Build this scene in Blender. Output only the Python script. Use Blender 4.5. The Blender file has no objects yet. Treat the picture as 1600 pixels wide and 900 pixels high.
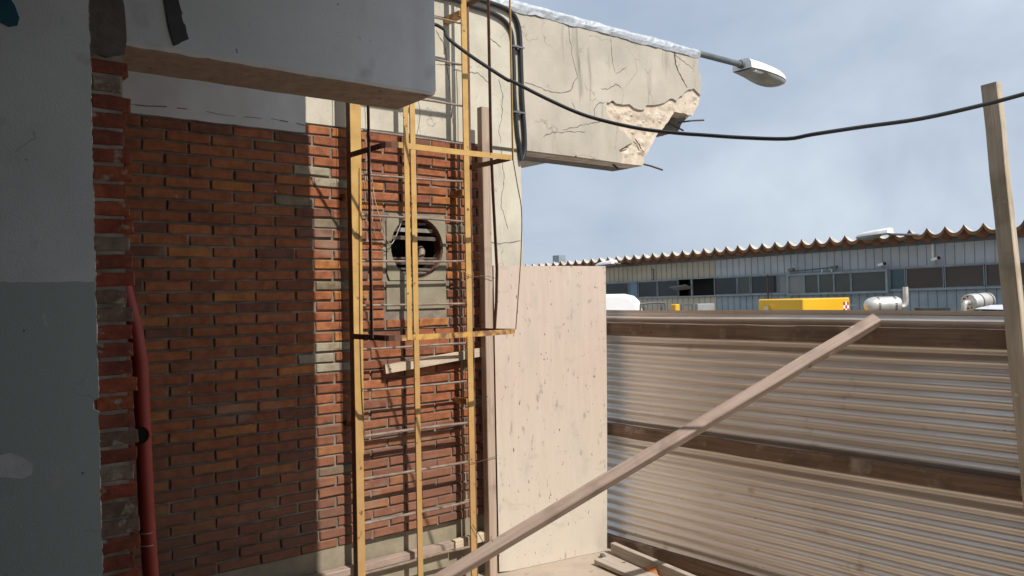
import bpy, math, random
from mathutils import Vector, Matrix, noise
R = math.radians
rnd = random.Random(7)
S = bpy.context.scene
COL = S.collection

# ------------------------------------------------------------------ camera
cd = bpy.data.cameras.new('camera')
cam = bpy.data.objects.new('camera', cd); COL.objects.link(cam)
cd.sensor_fit = 'HORIZONTAL'; cd.angle = 2 * math.atan(800 / 1307)
cd.clip_start = 0.05; cd.clip_end = 3000
HC = 2.16
AZ, PITCH, ROLL = math.atan(1600 / 1307), math.atan(12 / 1307), R(1.1)
f0 = Vector((math.cos(AZ), math.sin(AZ), 0)); r0 = Vector((math.sin(AZ), -math.cos(AZ), 0)); u0 = Vector((0, 0, 1))
fw = f0 * math.cos(PITCH) + u0 * math.sin(PITCH); up = u0 * math.cos(PITCH) - f0 * math.sin(PITCH)
rt = r0 * math.cos(ROLL) - up * math.sin(ROLL); up = up * math.cos(ROLL) + r0 * math.sin(ROLL)
cam.matrix_world = Matrix(((rt.x, up.x, -fw.x, 0), (rt.y, up.y, -fw.y, 0), (rt.z, up.z, -fw.z, HC), (0, 0, 0, 1)))
S.camera = cam

# ------------------------------------------------------------------ sky, sun, exposure
SUN_EL = math.atan2(1.12, 1.0)
SUN_DIR = Vector((0.0, 1.0, -1.12)).normalized()          # the way the light travels
w = bpy.data.worlds.new('World'); S.world = w; w.use_nodes = True
nt = w.node_tree; nt.nodes.clear()
def N(t, kind, **kw):
    n = t.nodes.new(kind)
    for k, v in kw.items():
        if k.startswith('i_'):
            n.inputs[k[2:].replace('_', ' ')].default_value = v
        else:
            setattr(n, k, v)
    return n
L = nt.links.new
out = N(nt, 'ShaderNodeOutputWorld'); bg = N(nt, 'ShaderNodeBackground'); bg.inputs['Strength'].default_value = 0.1
sky = N(nt, 'ShaderNodeTexSky', sky_type='NISHITA', sun_disc=False, sun_elevation=SUN_EL, sun_rotation=math.pi)
tc = N(nt, 'ShaderNodeTexCoord'); sp = N(nt, 'ShaderNodeSeparateXYZ'); L(tc.outputs['Generated'], sp.inputs[0])
ad = N(nt, 'ShaderNodeMath', operation='ADD'); L(sp.outputs['Z'], ad.inputs[0]); ad.inputs[1].default_value = 0.85
mx = N(nt, 'ShaderNodeMath', operation='MAXIMUM'); L(ad.outputs[0], mx.inputs[0]); mx.inputs[1].default_value = 0.12
dv = N(nt, 'ShaderNodeVectorMath', operation='DIVIDE'); L(tc.outputs['Generated'], dv.inputs[0])
cb = N(nt, 'ShaderNodeCombineXYZ')
for k in range(3): L(mx.outputs[0], cb.inputs[k])
L(cb.outputs[0], dv.inputs[1])
mp = N(nt, 'ShaderNodeMapping'); mp.inputs['Location'].default_value = (3.1, 7.4, 0); L(dv.outputs[0], mp.inputs[0])
n1 = N(nt, 'ShaderNodeTexNoise', i_Scale=1.5, i_Detail=5.0, i_Roughness=0.5, i_Distortion=0.3); L(mp.outputs[0], n1.inputs['Vector'])
n2 = N(nt, 'ShaderNodeTexNoise', i_Scale=2.6, i_Detail=8.0, i_Roughness=0.52, i_Distortion=0.5); L(mp.outputs[0], n2.inputs['Vector'])
r1 = N(nt, 'ShaderNodeValToRGB'); L(n1.outputs['Fac'], r1.inputs['Fac'])
r1.color_ramp.elements[0].position = 0.22; r1.color_ramp.elements[0].color = (.72, .72, .72, 1)
r1.color_ramp.elements[1].position = 0.52; r1.color_ramp.elements[1].color = (1, 1, 1, 1)
r2 = N(nt, 'ShaderNodeValToRGB'); L(n2.outputs['Fac'], r2.inputs['Fac'])
r2.color_ramp.elements[0].position = 0.30; r2.color_ramp.elements[0].color = (4.2, 5.05, 6.4, 1)
r2.color_ramp.elements[1].position = 0.68; r2.color_ramp.elements[1].color = (7.0, 7.9, 8.9, 1)
mix = N(nt, 'ShaderNodeMix', data_type='RGBA'); L(r1.outputs['Color'], mix.inputs['Factor'])
L(sky.outputs[0], mix.inputs['A']); L(r2.outputs['Color'], mix.inputs['B'])
L(mix.outputs['Result'], bg.inputs['Color']); L(bg.outputs[0], out.inputs[0])
sd_ = bpy.data.lights.new('sun', 'SUN'); sd_.energy = 5.0; sd_.angle = R(0.53); sd_.color = (1, .94, .85)
sun = bpy.data.objects.new('sun', sd_); COL.objects.link(sun)
sun.rotation_euler = SUN_DIR.to_track_quat('-Z', 'Y').to_euler()
S.view_settings.view_transform = 'Standard'; S.view_settings.look = 'None'
S.view_settings.exposure = 0.0; S.view_settings.gamma = 1.0; S.view_settings.use_curve_mapping = False
S.render.engine = 'CYCLES'; S.cycles.max_bounces = 8; S.cycles.diffuse_bounces = 5

# ------------------------------------------------------------------ materials
def M(name, base, dark=None, scale=5, detail=6, rough=.85, metal=0, bump=.25, bscale=60, stretch=(1, 1, 1), lo=.35, hi=.65,
      spots=None, spot_stretch=(1, 1, 1), streak=None, rand=None, ramp=None, zmix=None, coat=0, split=None, rough2=None, stain=None, craze=None):
    m = bpy.data.materials.new(name); m.use_nodes = True
    t = m.node_tree; p = t.nodes['Principled BSDF']; l = t.links.new
    co = N(t, 'ShaderNodeTexCoord'); mpn = N(t, 'ShaderNodeMapping'); mpn.inputs['Scale'].default_value = stretch
    oi = N(t, 'ShaderNodeObjectInfo'); l(co.outputs['Object'], mpn.inputs[0])
    rv = None
    if rand == 'object': rv = oi.outputs['Random']
    if rand == 'island': rv = N(t, 'ShaderNodeNewGeometry').outputs['Random Per Island']
    if rv is not None:
        ofs = N(t, 'ShaderNodeVectorMath', operation='SCALE'); ofs.inputs[0].default_value = (37, 51, 23); l(rv, ofs.inputs['Scale']); l(ofs.outputs[0], mpn.inputs['Location'])
    vec = mpn.outputs[0]
    nz = N(t, 'ShaderNodeTexNoise', i_Scale=scale, i_Detail=detail, i_Roughness=.6); l(vec, nz.inputs['Vector'])
    mr = N(t, 'ShaderNodeMapRange'); l(nz.outputs['Fac'], mr.inputs[0]); mr.inputs[1].default_value = lo; mr.inputs[2].default_value = hi
    if ramp and rv is not None:
        rp = N(t, 'ShaderNodeValToRGB'); e = rp.color_ramp.elements
        for k, (pos, c) in enumerate(ramp):
            el = e[k] if k < 2 else e.new(pos)
            el.position = pos; el.color = (*c, 1)
        rp.color_ramp.interpolation = 'CONSTANT'
        l(rv, rp.inputs['Fac']); cbase = rp.outputs['Color']
    else:
        cc = N(t, 'ShaderNodeRGB'); cc.outputs[0].default_value = (*base, 1); cbase = cc.outputs[0]
    mxn = N(t, 'ShaderNodeMix', data_type='RGBA'); l(mr.outputs[0], mxn.inputs['Factor'])
    if dark is None or (ramp and rv is not None):
        mul = N(t, 'ShaderNodeMix', data_type='RGBA', blend_type='MULTIPLY'); mul.inputs['Factor'].default_value = 1
        l(cbase, mul.inputs['A']); mul.inputs['B'].default_value = (*(dark or (.62, .6, .6)), 1); l(mul.outputs['Result'], mxn.inputs['A'])
    else:
        mxn.inputs['A'].default_value = (*dark, 1)
    l(cbase, mxn.inputs['B']); colr = mxn.outputs['Result']
    if zmix:                      # (colour, z_low, z_high, amount): a weathering band by height with a ragged edge
        c2, z0, z1, am = zmix
        g = N(t, 'ShaderNodeNewGeometry'); sx = N(t, 'ShaderNodeSeparateXYZ'); l(g.outputs['Position'], sx.inputs[0])
        n3 = N(t, 'ShaderNodeTexNoise', i_Scale=1.3, i_Detail=5.0); l(g.outputs['Position'], n3.inputs['Vector'])
        a1 = N(t, 'ShaderNodeMath', operation='MULTIPLY_ADD'); l(n3.outputs['Fac'], a1.inputs[0]); a1.inputs[1].default_value = 1.6 * abs(z1 - z0); l(sx.outputs['Z'], a1.inputs[2])
        a2 = N(t, 'ShaderNodeMapRange'); l(a1.outputs[0], a2.inputs[0]); a2.inputs[1].default_value = z0 + .8 * abs(z1 - z0); a2.inputs[2].default_value = z1 + .8 * abs(z1 - z0)
        a2.inputs[3].default_value = am; a2.inputs[4].default_value = 0
        m3 = N(t, 'ShaderNodeMix', data_type='RGBA'); l(a2.outputs[0], m3.inputs['Factor']); l(colr, m3.inputs['A']); m3.inputs['B'].default_value = (*c2, 1); colr = m3.outputs['Result']
    if split:                     # two paints that meet at one height (colour below, z)
        c2, zc = split
        g = N(t, 'ShaderNodeNewGeometry'); sx = N(t, 'ShaderNodeSeparateXYZ'); l(g.outputs['Position'], sx.inputs[0])
        n6 = N(t, 'ShaderNodeTexNoise', i_Scale=22.0, i_Detail=4.0); l(g.outputs['Position'], n6.inputs['Vector'])
        a6 = N(t, 'ShaderNodeMath', operation='MULTIPLY_ADD'); l(n6.outputs['Fac'], a6.inputs[0]); a6.inputs[1].default_value = .012; l(sx.outputs['Z'], a6.inputs[2])
        lt = N(t, 'ShaderNodeMath', operation='LESS_THAN'); l(a6.outputs[0], lt.inputs[0]); lt.inputs[1].default_value = zc
        m3 = N(t, 'ShaderNodeMix', data_type='RGBA'); l(lt.outputs[0], m3.inputs['Factor']); l(colr, m3.inputs['A']); m3.inputs['B'].default_value = (*c2, 1); colr = m3.outputs['Result']
    def blotch(colr, spec, st):
        c2, sc, th, wd = spec
        mp2 = N(t, 'ShaderNodeMapping'); mp2.inputs['Scale'].default_value = st; l(co.outputs['Object'], mp2.inputs[0])
        if rv is not None: l(ofs.outputs[0], mp2.inputs['Location'])
        n4 = N(t, 'ShaderNodeTexNoise', i_Scale=sc, i_Detail=3.0, i_Roughness=.6); l(mp2.outputs[0], n4.inputs['Vector'])
        r4 = N(t, 'ShaderNodeMapRange'); l(n4.outputs['Fac'], r4.inputs[0]); r4.inputs[1].default_value = th; r4.inputs[2].default_value = th + wd
        m4 = N(t, 'ShaderNodeMix', data_type='RGBA'); l(r4.outputs[0], m4.inputs['Factor']); l(colr, m4.inputs['A']); m4.inputs['B'].default_value = (*c2, 1)
        return m4.outputs['Result']
    if streak: colr = blotch(colr, streak, (1, 1, .13))
    if spots:
        for s_ in (spots if isinstance(spots, list) else [spots]): colr = blotch(colr, s_, spot_stretch)
    for st_ in (stain or []):     # stains that run across pieces, in world metres: (colour, scale, threshold, width, stretch)
        g = N(t, 'ShaderNodeNewGeometry'); mp3 = N(t, 'ShaderNodeMapping'); mp3.inputs['Scale'].default_value = st_[4]; mp3.inputs['Location'].default_value = (st_[1] * 3.7, 0, 1.3); l(g.outputs['Position'], mp3.inputs[0])
        n7 = N(t, 'ShaderNodeTexNoise', i_Scale=st_[1], i_Detail=7.0, i_Roughness=.62); l(mp3.outputs[0], n7.inputs['Vector'])
        r7 = N(t, 'ShaderNodeMapRange'); l(n7.outputs['Fac'], r7.inputs[0]); r7.inputs[1].default_value = st_[2]; r7.inputs[2].default_value = st_[2] + st_[3]; r7.inputs[4].default_value = st_[5]
        m7 = N(t, 'ShaderNodeMix', data_type='RGBA'); l(r7.outputs[0], m7.inputs['Factor']); l(colr, m7.inputs['A']); m7.inputs['B'].default_value = (*st_[0], 1); colr = m7.outputs['Result']
    if craze:                     # net of fine cracks: (colour, cell scale, line width, mask threshold)
        g = N(t, 'ShaderNodeNewGeometry'); n8 = N(t, 'ShaderNodeTexNoise', i_Scale=3.0, i_Detail=6.0); l(g.outputs['Position'], n8.inputs['Vector'])
        m8 = N(t, 'ShaderNodeMix', data_type='RGBA', blend_type='ADD'); m8.inputs['Factor'].default_value = .55; l(g.outputs['Position'], m8.inputs['A']); l(n8.outputs['Color'], m8.inputs['B'])
        v8 = N(t, 'ShaderNodeTexVoronoi', feature='DISTANCE_TO_EDGE', i_Scale=craze[1]); l(m8.outputs['Result'], v8.inputs['Vector'])
        r8 = N(t, 'ShaderNodeMapRange'); l(v8.outputs['Distance'], r8.inputs[0]); r8.inputs[1].default_value = 0; r8.inputs[2].default_value = craze[2]; r8.inputs[3].default_value = 1; r8.inputs[4].default_value = 0
        n9 = N(t, 'ShaderNodeTexNoise', i_Scale=1.9, i_Detail=3.0); l(g.outputs['Position'], n9.inputs['Vector'])
        r9 = N(t, 'ShaderNodeMapRange'); l(n9.outputs['Fac'], r9.inputs[0]); r9.inputs[1].default_value = craze[3]; r9.inputs[2].default_value = craze[3] + .06
        x9 = N(t, 'ShaderNodeMath', operation='MULTIPLY'); l(r8.outputs[0], x9.inputs[0]); l(r9.outputs[0], x9.inputs[1])
        m9 = N(t, 'ShaderNodeMix', data_type='RGBA'); l(x9.outputs[0], m9.inputs['Factor']); l(colr, m9.inputs['A']); m9.inputs['B'].default_value = (*craze[0], 1); colr = m9.outputs['Result']
    l(colr, p.inputs['Base Color'])
    p.inputs['Metallic'].default_value = metal
    if rough2 is not None:
        rr = N(t, 'ShaderNodeMapRange'); l(nz.outputs['Fac'], rr.inputs[0]); rr.inputs[1].default_value = lo; rr.inputs[2].default_value = hi
        rr.inputs[3].default_value = rough2; rr.inputs[4].default_value = rough; l(rr.outputs[0], p.inputs['Roughness'])
    else:
        p.inputs['Roughness'].default_value = rough
    if coat: p.inputs['Coat Weight'].default_value = coat
    if bump:
        nb = N(t, 'ShaderNodeTexNoise', i_Scale=bscale, i_Detail=6.0, i_Roughness=.65); l(vec, nb.inputs['Vector'])
        bp = N(t, 'ShaderNodeBump', i_Strength=bump, i_Distance=.004); l(nb.outputs['Fac'], bp.inputs['Height']); l(bp.outputs[0], p.inputs['Normal'])
    return m

def wood(name, a, b, knots=(.1, .06, .04), rough=.85, dirt=None):
    return M(name, a, b, scale=1.0, detail=8, stretch=(2.0, 60, 60), rough=rough, bump=.7, bscale=3, lo=.34, hi=.66, rand='object',
             spots=[(knots, 12, .70, .03), (tuple(x * .72 for x in b), 3.5, .55, .2), ((.06, .04, .03), 42, .775, .01), (tuple(min(.7, x * 1.35) for x in a), 6, .68, .04)] + ([dirt] if dirt else []), spot_stretch=(1, 1, 1))

BR = [(0, (.35, .118, .045)), (.2, (.30, .10, .041)), (.38, (.385, .138, .053)), (.52, (.255, .088, .041)), (.64, (.34, .12, .051)),
      (.80, (.20, .082, .048)), (.92, (.44, .172, .05)), (.985, (.25, .20, .13))]
brick_kw = dict(dark=(.6, .55, .52), scale=18, bump=.55, bscale=90, ramp=BR, zmix=((.165, .09, .066), .6, 1.5, .62), spots=[((.55, .52, .46), 26, .735, .03), ((.33, .25, .18), 3.2, .64, .2), ((.05, .035, .03), 5, .70, .1)],
                stain=[((.30, .24, .18), 1.6, .60, .14, (1, 1, 1.6), .5), ((.09, .055, .04), 1.1, .60, .12, (1, 1, 1.8), .65)])
m_brick = M('brick_clay', (.3, .1, .05), rand='object', **brick_kw)
m_brick_i = M('brick_clay_joined', (.3, .1, .05), rand='island', **brick_kw)
m_brick_cem = M('cement_smeared_brick', (.36, .32, .24), (.24, .20, .14), scale=14, bump=.6, bscale=60, rand='object', spots=[((.24, .10, .05), 9, .62, .08), ((.06, .05, .04), 6, .68, .08)])
m_brick_raw = M('brick_broken', (.33, .09, .045), (.55, .5, .5), scale=22, bump=.9, bscale=50, rand='object',
                ramp=[(0, (.36, .085, .04)), (.3, (.42, .11, .045)), (.55, (.30, .08, .045)), (.8, (.24, .15, .11)), (.91, (.33, .25, .18))],
                spots=[((.36, .32, .26), 12, .62, .06)])
m_mortar = M('mortar', (.27, .23, .18), (.14, .115, .09), scale=7, bump=1, bscale=80, stain=[((.36, .32, .26), 2.2, .58, .1, (1, 1, 1.6), .8)])
m_mortar_raw = M('mortar_rough', (.52, .47, .39), (.30, .26, .21), scale=14, bump=1, bscale=60)
m_cement = M('cement_render', (.31, .27, .195), (.21, .185, .13), scale=5, bump=.5, bscale=70, spots=((.2, .18, .14), 3, .6, .2))
m_cement_dk = M('cement_patch_and_cavity_shade', (.17, .145, .12), (.10, .085, .07), scale=9, bump=1, bscale=40)
m_white = M('white_band_paint', (.62, .63, .63), (.52, .52, .52), scale=3, bump=.3, bscale=80)
m_plaster = M('painted_plaster', (.68, .72, .72), (.58, .62, .62), scale=2.5, bump=.35, bscale=110, split=((.40, .47, .45), 2.256),
              spots=[((.14, .14, .14), 13, .72, .02), ((.34, .37, .37), 2.0, .62, .15), ((.50, .51, .50), 5, .62, .1)], craze=((.30, .32, .31), 1.3, .006, .56), stain=[((.40, .41, .40), 2.4, .60, .12, (1, 1, .35), .5), ((.75, .76, .75), 9, .70, .03, (1, 1, .6), .5)])
m_shell = M('dull_grey_render', (.25, .25, .245), (.19, .19, .185), scale=3, bump=.2)
m_lip = M('broken_plaster', (.66, .64, .58), (.42, .40, .35), scale=20, bump=1, bscale=50)
m_beam = M('beam_paint', (.66, .685, .70), (.58, .605, .62), scale=2.2, bump=.35, bscale=90,
           spots=[((.15, .15, .16), 22, .705, .02), ((.46, .47, .48), 4, .6, .2)], craze=((.36, .37, .38), 1.1, .005, .60), stain=[((.42, .41, .39), 1.8, .58, .16, (1, 1, .5), .5)], streak=((.40, .41, .43), 2.0, .56, .3), )
m_soffit = M('bare_soffit', (.36, .285, .235), (.27, .205, .165), scale=14, bump=1, bscale=50, spots=[((.13, .09, .07), 24, .64, .08), ((.30, .27, .25), 5, .6, .15)])
m_conc = M('old_concrete', (.47, .425, .345), (.38, .34, .275), scale=2.2, bump=.4, bscale=60,
           streak=((.27, .25, .21), 5, .585, .16), spots=((.30, .275, .23), 1.2, .55, .25), rough=.92)
# vertical rain streaks: same paint, the noise stretched along z
m_conc2 = M('rain_streaked_concrete', (.49, .445, .375), (.40, .36, .30), scale=2.2, bump=.45, bscale=55,
            streak=((.22, .20, .165), 6.5, .60, .12), spots=((.36, .325, .265), 1.4, .56, .2), spot_stretch=(1.2, 1, .55), craze=((.25, .225, .185), 1.7, .012, .46), stain=[((.33, .31, .275), 1.5, .54, .16, (1.3, 1, .8), .7), ((.20, .185, .16), 7, .64, .1, (1, 1, 1), .6)])
m_colc = M('yellowed_column_render', (.57, .535, .445), (.46, .43, .355), scale=3, bump=.4, bscale=60, spots=((.34, .31, .24), 2.2, .6, .15), spot_stretch=(1.5, 1, .5), craze=((.33, .30, .24), 1.6, .009, .50), stain=[((.33, .31, .27), 1.7, .56, .14, (1.4, 1, .7), .75)])
m_core = M('exposed_concrete', (.66, .56, .45), (.44, .36, .28), scale=9, bump=1, bscale=35, spots=((.28, .22, .17), 7, .6, .1))
m_crack = M('crack_shade', (.075, .06, .048), (.05, .04, .03), scale=30, bump=0)  # flat ribbon colour standing in for the shade inside deep cracks
m_crack_thin = M('hairline_crack_shade', (.19, .165, .13), (.13, .11, .09), scale=30, bump=0)  # paler tone painting the shade of hairline cracks
m_foil = M('aluminium_membrane', (.70, .72, .745), (.52, .55, .58), scale=12, rough=.40, metal=.6, bump=.5, bscale=16, lo=.42, hi=.6)
m_rebar = M('rusty_rebar', (.10, .06, .045), (.05, .04, .04), scale=40, bump=.6)
m_yel = M('yellow_enamel', (.55, .345, .115), (.44, .265, .08), scale=9, rough=.55, bump=.15, bscale=60, spots=[((.16, .075, .035), 14, .64, .05), ((.20, .10, .05), 60, .70, .03)], zmix=((.36, .215, .095), .4, 2.2, .65))
m_yel_rust = M('rusted_yellow_enamel', (.55, .32, .08), (.20, .10, .055), scale=13, rough=.7, bump=.4, bscale=60, lo=.42, hi=.58)
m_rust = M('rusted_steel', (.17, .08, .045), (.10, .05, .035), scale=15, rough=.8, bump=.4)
m_rung = M('weathered_rung_steel', (.30, .24, .20), (.18, .12, .09), scale=12, rough=.6, metal=.3, bump=.4)
m_wire = M('wire_steel', (.16, .12, .10), (.09, .06, .05), scale=30, rough=.6, metal=.3, bump=0)
m_wire_pale = M('pale_wire', (.55, .5, .42), (.4, .36, .3), scale=30, rough=.5, bump=0)
m_black = M('black_rubber', (.018, .019, .022), (.03, .03, .033), scale=8, rough=.45, bump=.1)
m_clamp = M('zinc_clamp', (.33, .33, .33), rough=.4, metal=.8)
m_ply = M('weathered_plywood', (.565, .47, .40), (.51, .415, .35), scale=1.0, detail=8, stretch=(26, 26, 2.5), bump=.4, bscale=5, rough=.92, lo=.3, hi=.7, zmix=((.56, .51, .435), .4, 1.5, .8),
          stain=[((.40, .355, .31), 2.1, .57, .13, (1.6, 1.6, .8), .55), ((.27, .23, .195), 8, .655, .05, (1.2, 1.2, .35), .6), ((.33, .29, .235), 3.5, .60, .1, (1, 1, 2.2), .35)],
          spots=[((.15, .12, .10), 46, .672, .03), ((.34, .29, .25), 18, .63, .1), ((.54, .385, .305), 1.7, .58, .2), ((.46, .41, .355), 3.2, .55, .25)], spot_stretch=(1.0, 1.0, .38))
m_ply_edge = M('plywood_edge', (.34, .25, .18), (.2, .14, .1), stretch=(1, 1, 1), scale=60, bump=.3)
m_grey_wood = wood('grey_lumber', (.46, .355, .275), (.33, .25, .195))
m_brace_wood = wood('brace_lumber', (.40, .305, .255), (.29, .215, .175), dirt=((.24, .18, .145), 3.0, .58, .2))
m_post_wood = wood('sawn_post_lumber', (.53, .45, .345), (.38, .315, .235), dirt=((.28, .22, .16), 2.2, .56, .2))
m_rail_wood = wood('dark_rail_lumber', (.25, .16, .105), (.15, .095, .065), dirt=((.36, .29, .225), 4, .57, .12))
m_floor_wood = wood('weathered_floor_lumber', (.47, .41, .35), (.34, .29, .245))
m_pale_wood = wood('fresh_batten', (.60, .50, .38), (.50, .40, .29))
m_zinc = M('dusty_galvanised_sheet', (.84, .80, .765), (.75, .69, .635), scale=1.2, detail=5, stretch=(1, .5, 1), rough=.30, rough2=.42, metal=.42, bump=.08, bscale=50, lo=.36, hi=.64,
           spots=[((.12, .095, .08), 34, .73, .02), ((.58, .49, .41), 4, .64, .1)], stain=[((.42, .34, .27), 3.0, .68, .06, (1, .6, 3), .5)])
m_floor = M('cement_floor', (.46, .385, .31), (.36, .30, .24), scale=3, bump=.5, bscale=40, spots=((.25, .2, .16), 6, .62, .1))
m_yard = M('yard_concrete', (.28, .255, .225), (.2, .185, .165), scale=.6, bump=.3, bscale=20)
m_pipe = M('red_oxide_pipe', (.36, .045, .028), (.27, .035, .023), scale=6, rough=.5, bump=.1, spots=((.5, .4, .36), 20, .76, .02))
m_dark = M('dark_void', (.02, .018, .016), bump=0)
m_louver = M('louver_metal', (.50, .47, .44), (.26, .22, .20), scale=8, rough=.5, bump=.2)
m_louver_dull = M('grimy_louver', (.24, .19, .16), (.10, .08, .07), scale=8, rough=.6, bump=.2)
m_strip = M('torn_black_membrane', (.035, .034, .034), (.06, .058, .056), scale=12, rough=.7, bump=.6)
m_teal = M('teal_paint', (.012, .11, .16), (.01, .085, .13), scale=12, rough=.5, bump=.2)
m_daub = M('white_filler', (.70, .72, .72), (.52, .55, .55), scale=6, bump=.5, bscale=40)
m_blue = M('blue_grey_sheet', (.26, .315, .355), (.20, .245, .28), scale=1.4, stretch=(1, 1, 2), rough=.6, bump=.1, streak=((.2, .23, .25), 3, .6, .15))
m_blue_pale = M('pale_blue_grey_sheet', (.43, .465, .49), (.36, .395, .42), scale=1.4, stretch=(1, 1, 2), rough=.6, bump=.1, streak=((.33, .37, .40), 3, .6, .15))
m_beige = M('beige_sheet', (.46, .42, .33), (.38, .345, .27), scale=1.4, stretch=(1, 1, 2), rough=.65, bump=.1)
m_trim = M('grey_steel_trim', (.13, .14, .15), (.09, .095, .10), scale=3, rough=.6, bump=.1)
m_frame = M('blue_grey_frame', (.27, .31, .34), (.2, .23, .25), scale=6, rough=.55, bump=.1)
m_roof_top = M('roof_pale_top', (.52, .50, .46), (.36, .33, .29), scale=5, rough=.7, bump=.2)
m_roof_rust = M('roof_rusty_underside', (.26, .125, .055), (.13, .07, .04), scale=6, rough=.85, bump=.3)
def glass(name, c, r=.12):
    m = M(name, c, tuple(x * .7 for x in c), scale=.8, rough=r, bump=0); m.node_tree.nodes['Principled BSDF'].inputs['Specular IOR Level'].default_value = .28; return m
g_dark = glass('dark_window_glass', (.035, .045, .05)); g_green = glass('greenish_window_glass', (.085, .095, .085))
g_brown = glass('brown_window_glass', (.075, .055, .045)); g_teal = glass('teal_window_glass', (.07, .125, .14)); g_pale = glass('pale_window_glass', (.24, .25, .25), .3)
g_curt = glass('blue_curtain_glass', (.16, .27, .37), .4)
m_yellow = M('yellow_machine_paint', (.80, .46, .02), (.72, .40, .018), scale=3, rough=.4, bump=.03, coat=.3)
m_lampw = M('white_lamp_paint', (.85, .86, .86), (.74, .75, .75), scale=8, rough=.4, bump=.03)
m_lampg = M('grey_lamp_glass', (.27, .27, .25), (.2, .2, .185), scale=6, rough=.3, bump=0)
m_armg = M('grey_lamp_arm', (.13, .15, .16), (.09, .10, .11), scale=10, rough=.5, bump=.1)
m_silver = M('aluminised_muffler', (.66, .65, .62), (.48, .45, .41), scale=7, rough=.45, metal=.55, bump=.15, spots=((.3, .16, .08), 9, .66, .1))
m_chrome = M('chrome', (.8, .8, .8), rough=.15, metal=1, bump=0)
m_vanw = M('white_vehicle_paint', (.82, .83, .84), (.76, .77, .78), scale=3, rough=.3, bump=0, coat=.4)
m_red = M('red_paint', (.48, .02, .025), (.4, .018, .02), scale=5, rough=.4, bump=0)
m_grey = M('grey_cabinet_paint', (.34, .36, .37), (.27, .285, .29), scale=4, rough=.5, bump=.05)
m_tyre = M('tyre_rubber', (.025, .025, .026), bump=.2)
m_orange = M('orange_brick_chip', (.52, .20, .06), (.36, .13, .045), scale=20, bump=.8)

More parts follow.
